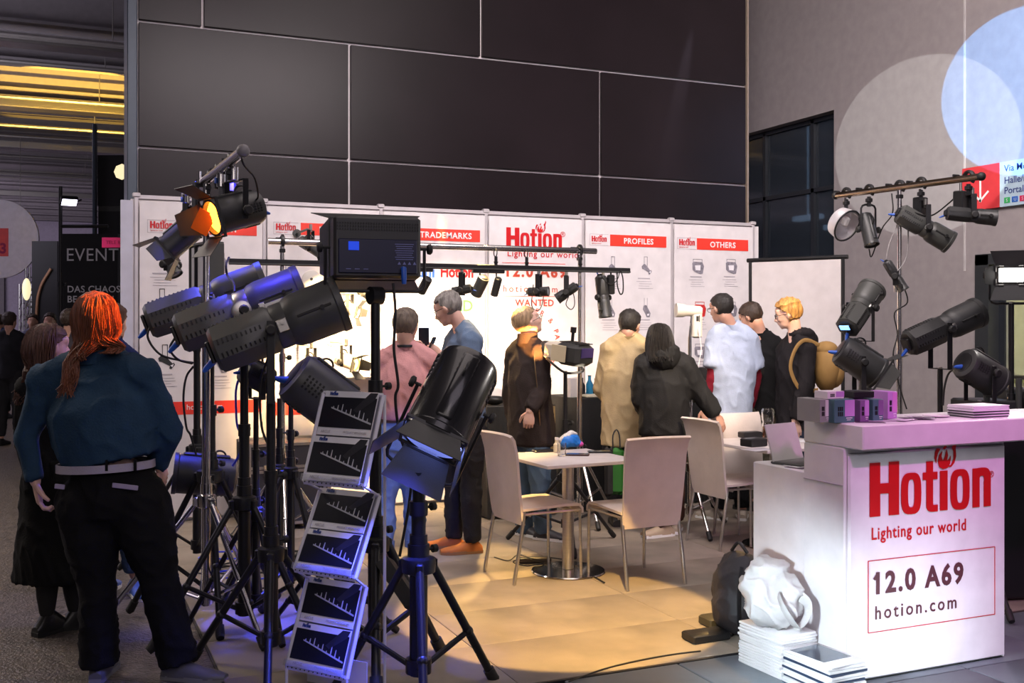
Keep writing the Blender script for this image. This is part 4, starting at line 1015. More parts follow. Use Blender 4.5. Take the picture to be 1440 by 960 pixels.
    if legs.get('kind')!='skirt':
        q=M(); q.tube([mh-UP*.06,mh+UP*.02,mh+UP*legs.get('rise',.11)],[(.155*g*tk,.125*g*tk),(.165*g*tk+.008,.125*g*tk+.006),(.150*g*tk+.006,.110*g*tk+.006)],20,flat=S2)
        q.ball(mh-UP*.05,(.11*g,.11*g,.07),n=12,m=8)
        lw=legs.get('w',1.0)
        for s_,n_ in (('l',hl),('r',hr)):
            kn,an=Q('k'+s_),Q('a'+s_); p,r=seg(n_,kn,.100*g*lw,.092*g*lw,.074*lw); limb(q,p,r); e_=an+(kn-an).normalized()*legs.get('short',.02)
            p,r=seg(kn,e_,.074*lw,.074*lw,.062*lw*legs.get('hem',1)); q.tube(p,r,16); q.ball(kn,(.073*lw,)*3,n=12,m=8)
        tr=remesh(q,'trousers',legs['mat'],t,vx,3,legs.get('amp',.010),legs.get('f',9),sd,zs=1.0)
        for s_ in ('l','r'):
            if legs.get('cuff'):
                kn,an=Q('k'+s_),Q('a'+s_); e_=an+(kn-an).normalized()*.02; q=M(); q.cyl(e_,e_+(kn-an).normalized()*.05,.069*lw,.070*lw,n=18); q.build('turn_up',legs['mat'],tr)
    else:
        q=M(); q.tube([mh+UP*.12,mh,mh-UP*.3,mh-UP*legs['len']],[(.15*g,.11*g),(.19*g,.14*g),(.21*g,.17*g),(.23*g,.19*g)],28,flat=S2)
        remesh(q,'skirt',legs['mat'],t,vx,2,.012,12,sd,zs=.15)
        q=M()
        for s_ in ('l','r'):
            kn,an=Q('k'+s_),Q('a'+s_); p,r=seg(kn,an,.055,.058,.040); limb(q,p,r)
        remesh(q,'stockings',mat('black_knit',(.012,.012,.013),.8),t,.013,2)
    # --- top
    q=M(); e=top.get('e',.014); torso(q,e,top.get('hem',.06),w=top.get('w'))
    sm=top.get('sleeve',1.0)
    for s_,p0 in (('l',sl),('r',sr)):
        el,wr=Q('e'+s_),Q('w'+s_); ew=e*.9; am=top.get('arm',.95)
        if sm<.6:
            en=p0.lerp(el,sm*1.55); p,r=seg(p0,en,.056*g+ew,.060*g+ew,.060*g+ew); limb(q,p[:-1],r[:-1]); q.tube(p[-2:],r[-2:],16)
        else:
            p,r=seg(p0,el,.056*g*am+ew,.050*g*am+ew,.043*g*am+ew); limb(q,p,r); en=el.lerp(wr,.97 if sm>=1 else sm); p,r=seg(el,en,.043*g*am+ew,.042*am+ew,.033+ew*top.get('cuff',.8)); limb(q,p[:-1],r[:-1]); q.tube(p[-2:],r[-2:],14)
    tp=remesh(q,top.get('name','shirt'),top['mat'],t,vx,4,top.get('amp',.011),top.get('f',8),sd+1)
    if 'under' in top:
        q=M()
        for s_,p0 in (('l',sl),('r',sr)):
            el,wr=Q('e'+s_),Q('w'+s_); p,r=seg(p0,el,.052,.050,.044); limb(q,p,r); p,r=seg(el,wr,.044,.043,.033); limb(q,p,r)
        remesh(q,'long_sleeves',top['under'],t,.012,2,.006,14,sd)
    nd=(skull-neck0).normalized()
    if top.get('collar',True) and not lod:
        q=M(); cr=top.get('cr',.070); ch=top.get('ch',.035); xd=S; yd=nd.cross(xd).normalized(); vs=[];fs=[];n=22
        c0=neck0+UP*top.get('cz',.012)
        for i,(r_,z_) in enumerate(((cr*1.15,-.02),(cr*1.02,ch*.6),(cr,ch),(cr*.93,ch*.9),(cr*.95,-.02))):
            for j in range(n):
                a=2*PI*j/n; vs.append(c0+xd*math.cos(a)*r_+yd*math.sin(a)*r_*.95+nd*z_)
        for i in range(4):
            for j in range(n): fs.append((i*n+j,i*n+(j+1)%n,(i+1)*n+(j+1)%n,(i+1)*n+j))
        q.add(vs,fs); q.build('collar',top.get('cmat',top['mat']),tp)
    if top.get('hood'):
        q=M(); back=-(X.to_3x3()@Vector((0,1,0))); back.z=0; back.normalize(); back=top.get('back',back)
        q.ball(neck0+back*.075-UP*.02,(.12,.085,.10),n=18,m=12); q.ball(neck0+back*.05+UP*.04,(.115,.10,.05),n=18,m=12)
        remesh(q,'hood',top['mat'],tp,.012,3,.012,12,sd+3)
    # --- shoes
    if shoes:
        for s_ in ('l','r'):
            an=Q('a'+s_); td=J.get('t'+s_,(0,1)); dv=RT*td[0]+FW*td[1]
            shoe(t,an,dv,shoes['mat'],floor,shoes.get('L',.28),shoes.get('sole'),h=shoes.get('h',.10))
    return t,X,dict(sl=sl,sr=sr,ms=ms,mh=mh,S=S,neck=neck0,Q=Q,top=tp,body=bo)
def belt(t,ctr,S,rx,ry,mt,loops=True,h=.036):
    q=M(); xd=Vector(S).normalized(); yd=xd.cross(UP); vs=[];fs=[];n=40
    for z_,o in ((-h/2,0),(-h/2,.006),(h/2,.006),(h/2,0)):
        for j in range(n): a=2*PI*j/n; vs.append(ctr+xd*math.cos(a)*(rx+o)+yd*math.sin(a)*(ry+o)+UP*z_)
    for i in range(4):
        for j in range(n): k=(i+1)%4; fs.append((i*n+j,i*n+(j+1)%n,k*n+(j+1)%n,k*n+j))
    q.add(vs,fs); b=q.build('belt',mt,t); return b
def lanyard(t,neck,S,mt,front):
    q=M(); xd=S; yd=Vector(front); pts=[]
    for i in range(13):
        a=PI+PI*i/12; pts.append(neck+xd*math.cos(a)*.085-yd*math.sin(a)*-.075+UP*(.018))
    pts=[pts[0]+yd*.10-UP*.22]+pts+[pts[-1]+yd*.10-UP*.22]
    q.tube(pts,[(.009,.002)]*len(pts),4,flat=UP); return q.build('lanyard',mt,t)
# ---------------------------------------------------------------- foreground visitor
NAVY=cloth('dark_teal_blue_shirt',(.022,.055,.10),.8,.3,90); BLK=cloth('black_trouser_cloth',(.008,.008,.009))
AUB=hairmat('auburn_hair',(.20,.065,.028))
floorA=-.02
t,X,I=person('person seen from behind with long auburn ponytail, dark blue shirt and pale belt',4.8,(170,0),(136,452,.02),(-12,2,0),
 dict(sl=(62,535,.02),sr=(203,528,.0),el=(38,615,.03),er=(240,610,.02),wl=(50,678,.0),wr=(222,655,.10),hl=(122,705),hr=(196,705),kl=(136,815,-.02),kr=(222,810,-.02),al=(140,925),ar=(250,922),
      tl=(-.1,1),tr=(.88,-.15),hand_l=dict(dir=(RT*.25-UP*.95-FW*.1),n=-RT*.9-FW*.3,side=-1,curl=.75,s=1.05),hand_r=dict(dir=(RT*.1-UP*.6+FW*.7),n=RT,side=1,curl=.4)),
 dict(mat=NAVY,e=.016,hem=-.182,arm=.86,amp=.014,f=6.5,w=(.20,.215,.22,.205,.15),cuff=1.1,collar=True,cr=.075),
 dict(mat=BLK,w=1.18,rise=.165,amp=.012,hem=1.25,short=-.03),dict(mat=mat('grey_trainer_leather',(.10,.10,.11),.5),L=.31,sole=mat('grey_sole',(.20,.20,.20),.6)),
 skin=SKINP,girth=1.16,floor=floorA,headscale=1.06)
bc_=(P(149,654,4.8)); belt(t,Vector((bc_.x,bc_.y,bc_.z)),I['S'],.216,.160,mat('pale_woven_belt',(.42,.38,.46),.6,bump=.3,bscale=200))
bl=[c for c in t.children if c.name.startswith('belt')][0]
for px in (112,150,190):
    q=M(); a_=P(px,654,4.8-.158+abs(px-149)*.0007); q.box(a_,(.012,.008,.05),rot=(0,0,-YAW)); q.build('belt_loop',BLK,bl)
for (px,py,w_) in ((176,684,.115),(84,684,.045)):
    q=M(); q.box(P(px,py,4.8-.170+abs(px-149)*.0012),(w_,.006,.022),rot=Euler((0,.12,-YAW)).to_matrix(),bev=.002); q.build('pocket_edge',mat('pale_pocket_label',(.42,.36,.52),.6),t)
hair=hair_cap(t,X,AUB,'long',1.2,1)
q=M(); rr=random.Random(5); roots=[]
for k in range(210):
    a=rr.uniform(0,2*PI); u=rr.random(); rad_=rr.uniform(.2,1)
    # side and back locks hugging the skull, then gathered into the ponytail
    ang=rr.uniform(-PI*.98,-.02); x0=math.cos(ang)*.082; y0=-.014+math.sin(ang)*.103
    p0=X@Vector((x0*.15,.02+y0*.15,.122)); q0=X@Vector((x0*.75,y0*.75,.098))
    p1=X@Vector((x0*1.14,y0*1.14,rr.uniform(.01,.04))); p2=X@Vector((x0*1.02,y0*1.04,rr.uniform(-.09,-.05)))
    g0=P(112+rr.uniform(-9,9),503+rr.uniform(-5,5),4.8-.125+rr.uniform(-.02,.02))
    if k%3==0:
        roots.append(([p0,q0,p1,p2,P(105+rr.uniform(-10,10),500,4.69),P(100+rr.uniform(-12,10),530,4.66),P(93+rr.uniform(-14,12),rr.uniform(545,560),4.65)],.008))
    elif k%3==1 and x0>0: roots.append(([p0,q0,p1,p2,P(165+rr.uniform(-12,12),488,4.73),P(152+rr.uniform(-14,14),497,4.69)],.008))
    else: roots.append(([p0,q0,p1,p2,g0],.009))
strands(q,roots,2); q.build('hair_locks',AUB,hair)['kind']='stuff'
# ---------------------------------------------------------------- woman beside
BRN=hairmat('dark_brown_hair',(.09,.035,.02)); BC=cloth('black_wool_coat',(.010,.010,.011))
t,X,I=person('woman in a black coat and long skirt with wavy brown hair beside the long-haired visitor',5.5,(78,0),(70,488),(45,-5,0),
 dict(sl=(40,545,-.02),sr=(104,545,.08),el=(34,610),er=(112,610,.1),wl=(44,665),wr=(105,660,.1),hl=(62,675),hr=(92,675),kl=(66,785),kr=(100,785,.1),al=(66,860),ar=(106,855,.1),tl=(.5,.85),tr=(.8,.6)),
 dict(mat=BC,e=.02,hem=.05,name='coat',ch=.05),dict(mat=cloth('black_skirt_cloth',(.009,.009,.009)),kind='skirt',len=.52),dict(mat=mat('black_leather',(.012,.012,.012),.35),L=.25,h=.13),floor=floorA,headscale=.97,girth=.92)
hair=hair_cap(t,X,BRN,'long',1.2,4)
q=M(); rr=random.Random(9); roots=[]
for k in range(170):
    ang=rr.uniform(-PI*1.1,.1); x0=math.cos(ang)*.08; y0=-.014+math.sin(ang)*.10
    p0=X@Vector((x0*.12,.02+y0*.12,.121)); q0=X@Vector((x0*.78,y0*.78,.094)); p1=X@Vector((x0*1.14,y0*1.14,.02)); p2=X@Vector((x0*1.1,y0*1.1,-.06))
    o_=rr.uniform(-14,14); w1=rr.uniform(-4,4)
    roots.append(([p0,q0,p1,p2,P(52+o_+w1,522,5.5-.06+rr.uniform(-.05,.05)),P(44+o_*1.2-w1,542,5.44),P(36+o_*1.3+w1,rr.uniform(552,570),5.42)] if x0<.05 else [p0,q0,p1,p2,p2-UP*.10],.010))
strands(q,roots,4); q.build('hair_locks',BRN,hair)['kind']='stuff'
# ---------------------------------------------------------------- visitor hidden behind them
JB=cloth('blue_jeans',(.06,.10,.17)); 
t,X,I=person('person in a dark blue jacket and blue trainers hidden behind the long-haired visitor',6.3,(165,0),(158,455),(10,0,0),
 dict(sl=(128,505),sr=(182,505),el=(122,570),er=(186,560),wl=(124,620),wr=(180,600,.15),hl=(142,640),hr=(172,640),kl=(145,735),kr=(182,735),al=(145,808),ar=(190,808),tl=(0,1),tr=(.5,-.7)),
 dict(mat=cloth('dark_blue_jacket',(.02,.03,.12)),name='jacket'),dict(mat=JB),dict(mat=mat('blue_trainer',(.05,.12,.45),.5),sole=WINK),floor=floorA,girth=.95)
hair_cap(t,X,BRN,'short',1.3,3)
# ---------------------------------------------------------------- pink shirt
PK=cloth('pink_shirt_cloth',(.72,.36,.36)); LJ=cloth('light_blue_jeans',(.22,.34,.48)); GRH=hairmat('short_grey_brown_hair',(.17,.13,.10)); GRY=hairmat('grey_hair',(.28,.26,.24))
BRS=mat('brown_shoe_leather',(.20,.07,.035),.4); PHONE=mat('phone_black',(.012,.014,.02),.15)
t,X,I=person('man in a pink shirt and light jeans seen from behind, photographing the lamps',6.95,(560,0),(571,459),(14,-6,0),
 dict(sl=(541,508),sr=(601,508),el=(531,556,.04),er=(613,552,.12),wl=(545,590,.25),wr=(604,500,.30),hl=(547,618),hr=(580,618),kl=(541,700),kr=(583,700),al=(540,775),ar=(584,772),tl=(.1,1),tr=(-.05,-1),
  hand_r=dict(dir=(UP*.8-RT*.5),n=RT+FW*.3,side=-1,curl=.7),hand_l=dict(dir=(RT*.6+FW*.5),n=UP,side=1,curl=.6)),
 dict(mat=PK,e=.020,hem=-.13,amp=.012,sleeve=1.0,w=(.177,.175,.188,.190,.14)),dict(mat=LJ,amp=.012,w=1.0,cuff=True,short=.04,rise=.16),dict(mat=BRS,L=.29),skin=SKINP,girth=1.08)
hair_cap(t,X,GRH,'short',1.0,6); lanyard(t,I['neck'],I['S'],BLACKM,FW)
c=P(590,588,6.95); belt(t,Vector((I['mh'].x,I['mh'].y,c.z)),I['S'],.178,.128,mat('brown_belt',(.10,.05,.03),.5))
c=P(596,475,7.22); ph=thing('smartphone','dark smartphone raised by the man in pink, with blue case','phone',c,(0,0,-.4)); q=M(); q.box((0,0,0),(.075,.009,.145),bev=.004); q.build('case',mat('blue_phone_case',(.04,.10,.28),.3),ph,True); q=M(); q.box((0,-.006,0),(.068,.002,.135)); q.build('screen',PHONE,ph,True)
# ---------------------------------------------------------------- blue grey shirt
BG=cloth('slate_blue_shirt',(.13,.19,.30)); DKT=cloth('charcoal_trousers',(.025,.025,.028))
OR=mat('orange_suede_shoe',(.55,.16,.02),.7); BLKG=mat('black_glasses_frame',(.015,.015,.015),.3)
t,X,I=person('tall grey-haired man in a slate blue shirt and glasses looking down to the left',7.4,(652,0),(630,434),(-72,-24,0),
 dict(sl=(640,482,.15),sr=(664,480,-.14),el=(625,530,.12),er=(655,545,-.26),wl=(611,495,.0),wr=(622,500,-.20),hl=(643,595,.08),hr=(663,595,-.08),kl=(640,680,.1),kr=(662,680,-.08),al=(638,752,.12),ar=(664,757,-.05),tl=(-1,-.1),tr=(-1,-.25),
  hand_l=dict(dir=(-RT*.7+UP*.5),n=FW,side=1,curl=.7),hand_r=dict(dir=(-RT*.8+UP*.45),n=-FW,side=-1,curl=.8)),
 dict(mat=BG,e=.024,hem=-.03,amp=.012,w=(.17,.175,.185,.185,.135)),dict(mat=DKT,amp=.010,short=-.02),dict(mat=OR,L=.30,sole=mat('tan_sole',(.35,.16,.05),.6)),skin=SKINP,girth=1.08)
hair_cap(t,X,GRY,'short',1.0,8,front=.02); face_bits(t,X,BLKG,(.2,.18,.16)); lanyard(t,I['neck'],I['S'],BLACKM,-RT)
c=P(606,487,7.2); ph=thing('smartphone','small dark phone held between the hands of the man in the slate shirt','phone',c,(0,0,.9)); q=M(); q.box((0,0,0),(.07,.009,.14),bev=.004,rot=(.4,0,0)); q.build('case',PHONE,ph,True)
# ---------------------------------------------------------------- man with glowing face
CH=cloth('dark_charcoal_jacket',(.035,.026,.025)); MJ=cloth('mid_blue_jeans',(.08,.13,.20)); BLD=hairmat('fair_cropped_hair',(.42,.28,.16))
t,X,I=person('man with glasses looking up, throat lit orange, in a dark zip jacket',7.85,(748,0),(742,453),(68,24,0),
 dict(sl=(724,498,.10),sr=(760,496,-.10) ,el=(717,552,.10),er=(762,550,-.14),wl=(724,595,.12),wr=(745,578,-.26),hl=(738,610,.07),hr=(756,610,-.07),kl=(736,692,.08),kr=(760,692,-.09),al=(738,752,.1),ar=(764,752,-.05),tl=(.6,-.5),tr=(.9,-.4),
  hand_r=dict(dir=(-UP-RT*.1),n=-FW,side=1,curl=.95)),
 dict(mat=CH,e=.026,hem=.085,w=(.188,.17,.172,.178,.135),name='jacket',amp=.012,ch=.055,cr=.078,cmat=CH),dict(mat=MJ,amp=.012),dict(mat=mat('dark_trainer',(.04,.04,.05),.5),sole=WINK),skin=SKINP,girth=1.02)
hair_cap(t,X,BLD,'short',.9,2,front=.03); face_bits(t,X,BLKG,(.3,.2,.12))
jk=I['top']; z0=P(752,488,7.62); q=M(); q.tube(smooth_path([P(750,490,7.70),P(753,520,7.66),P(757,560,7.66),P(760,608,7.68)],4),[(.004,.003)]*13,6); q.build('zip',mat('brass_zip',(.5,.35,.2),.3,1),jk)
# ---------------------------------------------------------------- beige jacket
BE=cloth('cream_jacket_cloth',(.50,.38,.21)); BKH=hairmat('black_hair',(.018,.014,.012))
t,X,I=person('man in a cream jacket and dark trousers, back turned, facing the display table',8.35,(876,0),(886,457),(32,-10,0),
 dict(sl=(858,492),sr=(904,490,.0),el=(846,545,.06),er=(908,540,.06),wl=(862,565,.26),wr=(892,555,.28),hl=(866,612),hr=(890,612),kl=(866,680),kr=(892,680),al=(866,728),ar=(892,728),tl=(0,1),tr=(.2,1),
  hand_l=dict(dir=(RT*.3+FW),n=UP,curl=.6),hand_r=dict(dir=(-RT*.3+FW),n=UP,curl=.6,side=-1)),
 dict(mat=BE,e=.028,hem=.08,name='jacket',amp=.013,w=(.16,.16,.175,.18,.135),ch=.05),dict(mat=DKT),dict(mat=mat('black_leather',(.012,.012,.012),.35)),skin=SKIN,girth=1.08)
hair_cap(t,X,BKH,'short',1.1,5)
gb=thing('tote_bag','bright green and dark tote bag hanging beside the man in the cream jacket','bag',G(866,728)+UP*.25)
q=M(); q.box(P(866,662,8.1),(.13,.06,.36),bev=.03,rot=(0,0,-YAW)); q.build('pouch',mat('green_bag_cloth',(.010,.11,.010),.6,bump=.3,bscale=12),gb)
q=M(); q.box(P(856,662,8.08),(.06,.09,.38),bev=.02,rot=(0,0,-YAW)); q.build('dark_side',DKT,gb)
for s_ in (-.03,.03): q=M(); q.tube(smooth_path([P(862,630,8.1+s_),P(862,612,8.12+s_),P(867,604,8.15+s_),P(871,612,8.12+s_),P(872,630,8.1+s_)],3),.006,6); q.build('handle',DKT,gb)
# ---------------------------------------------------------------- woman in black parka
PAR=cloth('black_parka_cloth',(.018,.018,.019),.7); BRT=cloth('brown_trousers',(.10,.045,.03))
t,X,I=person('woman with long black hair in a black hooded parka, reaching for the chair',7.95,(932,0),(927,478),(-8,-8,0),
 dict(sl=(906,514),sr=(962,514),el=(900,560,.02),er=(985,552,.0),wl=(912,585,.16),wr=(1008,583,-.02),hl=(922,602),hr=(947,602),kl=(920,675),kr=(948,675),al=(935,738,-.02),ar=(950,730,.1),tl=(-.7,-.3),tr=(.2,1),
  hand_r=dict(dir=(RT*.45-UP*.9),n=-FW*.6+RT*.6,side=-1,curl=.45,s=.95)),
 dict(mat=PAR,e=.036,hem=.05,name='parka',amp=.012,w=(.165,.165,.165,.165,.125),hood=True,collar=False,back=-FW),dict(mat=BRT,w=1.05,short=0),dict(mat=mat('tan_trainer',(.42,.33,.24),.6),sole=WINK,L=.25),skin=SKIN,girth=1.05,headscale=.97)
hair=hair_cap(t,X,BKH,'long',1.2,7,front=.05)
q=M(); rr=random.Random(12); roots=[]
for k in range(150):
    ang=rr.uniform(-PI*1.12,.12); x0=math.cos(ang)*.084; y0=-.014+math.sin(ang)*.103
    roots.append(([X@Vector((x0*.1,.02+y0*.1,.122)),X@Vector((x0*.8,y0*.8,.092)),X@Vector((x0*1.18,y0*1.15,-.02)),X@Vector((x0*1.3,y0*1.2,-.12)),X@Vector((x0*1.25,y0*1.15-.02,rr.uniform(-.19,-.15)))],.012))
strands(q,roots,5); q.build('hair_locks',BKH,hair)['kind']='stuff'
# ---------------------------------------------------------------- white shirt, maroon sleeves
WS=cloth('pale_blue_white_shirt',(.45,.52,.68),.75); MAR=cloth('maroon_sleeve_knit',(.20,.012,.025))
t,X,I=person('man in a pale short-sleeved shirt over maroon sleeves, turned to the left',8.6,(1026,0),(1014,434),(-38,-8,0),
 dict(sl=(1006,474,.0),sr=(1054,476,.0),el=(1001,530,-.04),er=(1064,530,.06),wl=(991,574,-.02),wr=(1055,572,.12),hl=(1014,592),hr=(1040,592),kl=(1012,664),kr=(1042,664),al=(1010,718),ar=(1044,716),tl=(-.6,.5),tr=(.2,1),
  hand_l=dict(dir=(-UP*.9+RT*.2),n=-FW,side=1,curl=.35)),
 dict(mat=WS,e=.022,hem=.035,amp=.013,sleeve=.5,under=MAR,w=(.165,.17,.178,.182,.135)),dict(mat=BLK),dict(mat=mat('beige_trainer',(.40,.34,.28),.6),sole=WINK),skin=SKIN,girth=1.06)
hair_cap(t,X,BKH,'short',1.0,9); face_bits(t,X,BLKG)
# ---------------------------------------------------------------- man behind and teenager
OLV=cloth('olive_trousers',(.09,.08,.06)); DBH=hairmat('dark_brown_short_hair',(.05,.028,.018))
t,X,I=person('dark-haired man in a black jacket looking down, between the pale shirt and the blond youth',9.0,(1068,0),(1056,446),(-48,-28,0),
 dict(sl=(1050,488,.05),sr=(1092,486,-.05),el=(1052,530,.1),er=(1096,530),wl=(1045,560,.2),wr=(1078,558,.1),hl=(1062,582),hr=(1084,582),kl=(1062,650),kr=(1086,650),al=(1062,704),ar=(1086,704),tl=(-.6,.5),tr=(0,1)),
 dict(mat=BC,e=.03,hem=.0,name='jacket',ch=.045),dict(mat=OLV),dict(mat=mat('black_leather',(.012,.012,.012),.35)),skin=SKIN)
hair_cap(t,X,DBH,'short',1.3,3,front=.045); face_bits(t,X)
HOO=cloth('black_hoodie_cloth',(.016,.014,.016)); BLO=hairmat('blond_hair',(.52,.27,.08)); NV2=cloth('navy_trousers',(.02,.025,.045))
t,X,I=person('blond youth with glasses in a black hoodie with a tan backpack, facing left',8.45,(1122,0),(1108,442),(-72,-14,0),
 dict(sl=(1104,492,.12),sr=(1134,490,-.12),el=(1102,545,.12),er=(1132,545,-.18),wl=(1100,588,.05),wr=(1118,592,-.16),hl=(1108,600,.08),hr=(1130,600,-.08),kl=(1106,668,.1),kr=(1130,668,-.08),al=(1106,722,.1),ar=(1132,724,-.06),tl=(-1,0),tr=(-1,0),
  hand_r=dict(dir=(-UP*.9+RT*.15),n=-FW,side=-1,curl=.35)),
 dict(mat=HOO,e=.026,hem=.04,name='hoodie',hood=True,collar=False,back=RT,amp=.014),dict(mat=NV2),dict(mat=mat('white_trainer',(.5,.5,.5),.5)),skin=SKINP,girth=1.0)
hair_cap(t,X,BLO,'short',2.0,11,front=.05); face_bits(t,X,BLKG,(.3,.16,.06))
bp=P(1162,516,8.45); bk=thing('backpack','tan canvas backpack worn by the blond youth','backpack',bp)
TAN=mat('tan_canvas',(.30,.17,.05),.8,bump=.4,bscale=14)
q=M(); q.ball((0,0,0),(.11,.14,.20),n=20,m=14); q.ball((.05,0,-.05),(.09,.11,.12),n=18,m=12); q.ball((0,0,.14),(.09,.11,.07),n=16,m=10)
o=q.build('pouch',TAN,bk,True); o.rotation_euler=(0,0,-YAW)
q=M(); q.tube(smooth_path([P(1152,485,8.32),P(1132,478,8.26),P(1118,492,8.23),P(1112,520,8.22),P(1128,550,8.26),P(1150,548,8.34)],5),[(.016,.005)]*26,6); q.build('strap',TAN,bk)
# ---------------------------------------------------------------- far visitors in the hall
far=[((18,0),14,(14,448),(10,472,30,472),(.02,.02,.025),'visitor in black far down the aisle at the left edge'),((76,0),15,(70,452),(62,472,80,472),(.05,.28,.05),'visitor in a green top far down the aisle'),
     ((100,0),11.0,(99,448),(90,470,108,470),(.06,.05,.06),'dark-haired visitor far down the aisle under the banner'),((44,0),17,(46,449),(38,466,54,466),(.12,.12,.18),'visitor in grey far down the aisle'),((2,0),18,(0,450),(-8,466,8,466),(.05,.07,.16),'visitor in blue far down the aisle at the picture edge')]
for k,(b,dd,h_,sh,c,lab) in enumerate(far):
    pm=F/dd; hx=h_[0]; hy=HY-(1.63-EYE)*pm; yy=lambda z:HY+(EYE-z)*pm; x=lambda o:hx+o*pm
    t,X,I=person(lab,dd,(hx,0),(hx,hy),(170 if k%2 else 10,0,0),dict(sl=(x(-.17),yy(1.40)),sr=(x(.17),yy(1.40)),el=(x(-.22),yy(1.12)),er=(x(.22),yy(1.12)),wl=(x(-.2),yy(.88)),wr=(x(.2),yy(.88)),hl=(x(-.09),yy(.92)),hr=(x(.09),yy(.92)),kl=(x(-.10),yy(.5)),kr=(x(.10),yy(.5)),al=(x(-.12),yy(.08)),ar=(x(.12),yy(.08)),tl=(0,-1 if k%2 else 1),tr=(0,-1 if k%2 else 1)),
      dict(mat=cloth('far_top_%s'%'abcde'[k],c),name='jacket'),dict(mat=DKT),dict(mat=mat('black_leather',(.012,.012,.012),.35)),floor=floorA,lod=True)
    hair_cap(t,X,DBH,'short',1.3,k)
# ================================================================ TABLES AND CHAIRS
CHW=mat('cream_leather',(.62,.54,.50),.5,bump=.08,bscale=60)
TBW=mat('white_table_top',(.70,.64,.62),.35)
def ped_table(label,c,rotz,w,h=.742):
    t=thing('pedestal_table',label,'table',(c.x,c.y,0),(0,0,rotz))
    q=M(); q.box((0,0,h-.012),(w,w,.024),bev=.004); q.build('tabletop',TBW,t,True)
    q=M(); q.cyl((0,0,.02),(0,0,h-.03),.038,n=28); q.build('column',STEEL,t,True)
    q=M(); q.lathe([(.02,.001),(.235,.001),(.24,.006),(.235,.012),(.05,.018)],axis='Z',n=48); q.build('base_plate',mat('polished_steel',(.6,.58,.56),.12,1),t,True)
    q=M(); q.box((0,0,h-.032),(.26,.26,.012)); q.build('mount_plate',BLACKM,t,True)
    return t
tc=G(799,803); T1=ped_table('square white pedestal table in the middle with tissue pack and phones',tc,math.radians(3),.66)
tp=lambda px,py,z=.742: G(px,py,z)
# corner driven orientation of the top
def chair(label,c,rotz):
    t=thing('dining_chair',label,'chair',(c.x,c.y,0),(0,0,rotz),'cream high-backed chairs with thin steel legs')
    return t
def chair_parts(t):
    w=.215
    q=M(); vs=[];fs=[]; prof=[(.21,.425),(.19,.452),(.10,.458),(-.05,.452),(-.16,.447),(-.20,.450)]
    def sheet(prof,wf,th,name,xn=9,curve=0):
        q=M(); k=len(prof); vs=[]
        for s_ in (0,1):
            for i,(y,z) in enumerate(prof):
                a=prof[max(0,i-1)]; b=prof[min(k-1,i+1)]; ty,tz=b[0]-a[0],b[1]-a[1]; l=math.hypot(ty,tz); ny,nz=-tz/l,ty/l
                for j in range(xn):
                    x=(j/(xn-1)*2-1); xx=x*wf(i/(k-1)); o=th*s_; cy=curve*(x*x-1)*(i/(k-1))
                    vs.append((xx,y+ny*o+cy,z+nz*o))
        fs=[]; L=k*xn
        for i in range(k-1):
            for j in range(xn-1):
                a=i*xn+j; fs.append((a,a+1,a+xn+1,a+xn)); fs.append((L+a,L+a+xn,L+a+xn+1,L+a+1))
        ed=[j for j in range(xn)]+[i*xn+xn-1 for i in range(1,k)]+[(k-1)*xn+j for j in range(xn-2,-1,-1)]+[i*xn for i in range(k-2,0,-1)]
        for a,b in zip(ed,ed[1:]+ed[:1]): fs.append((b,a,a+L,b+L))
        q.add(vs,fs); return q.build(name,CHW,t,True)
    sheet([(.215,.405),(.213,.435),(.195,.452),(.10,.456),(-.05,.450),(-.17,.446),(-.205,.446)],lambda f:.215,-.016,'seat')
    sheet([(-.185,.36),(-.200,.45),(-.215,.56),(-.228,.68),(-.240,.80),(-.262,.885),(-.285,.915)],lambda f:.205+.022*f,.018,'backrest',curve=-.035)
    for s_ in (-1,1):
        q=M(); q.tube(smooth_path([(s_*.205,.205,.43),(s_*.207,.210,.30),(s_*.208,.214,.0)],3),.0095,10); q.build('leg',STEEL,t,True)
        q=M(); q.tube(smooth_path([(s_*.200,-.19,.44),(s_*.202,-.20,.36),(s_*.205,-.232,.18),(s_*.205,-.262,.0)],4),[.013]+[.0115]*11+[.009],10); q.build('leg',STEEL,t,True)
    q=M(); 
    for s_ in (-1,1): q.tube([(s_*.205,.20,.425),(s_*.20,-.19,.425)],.009,8)
    q.tube([(-.205,.18,.415),(.205,.18,.415)],.009,8); q.tube([(-.205,-.15,.415),(.205,-.15,.415)],.008,8); q.build('seat_frame',STEEL,t,True)
# chair 1: left of the table, feet measured on the floor
def chair_from(p_bl,p_br,label,proto=None):
    "rear feet given by two floor points (left and right of the sitter)"
    a,b=p_bl,p_br; mid=(a+b)/2; x=(b-a); x.z=0; x.normalize(); y=Vector((-x.y,x.x,0)); rz=math.atan2(x.y,x.x); c=mid+y*.262
    if proto is None: t=chair(label,c,rz); chair_parts(t); return t
    return dup(proto,(c.x,c.y,0),(0,0,rz),label)
# sitter faces +y ; left of sitter = -x
c1=chair_from(G(675,800),G(713,825)+Vector((.06,-.05,0)),'cream dining chair left of the middle table, seat turned to the right')
c2=chair_from(G(883,831),G(963,821),'cream dining chair in front of the middle table, back towards the counter',c1)
c3=chair_from(G(957,757),G(1021,778),'cream dining chair farther right, under the hand of the woman in the parka',c1)
c4=chair_from(G(1062,745),G(1008,750),'cream dining chair behind the second table, mostly hidden',c1)
c2.rotation_euler.z+=0
# second table
T2=ped_table('white pedestal table at the right with black boxes and a glass carafe',G(1090,766),math.radians(2),.74)
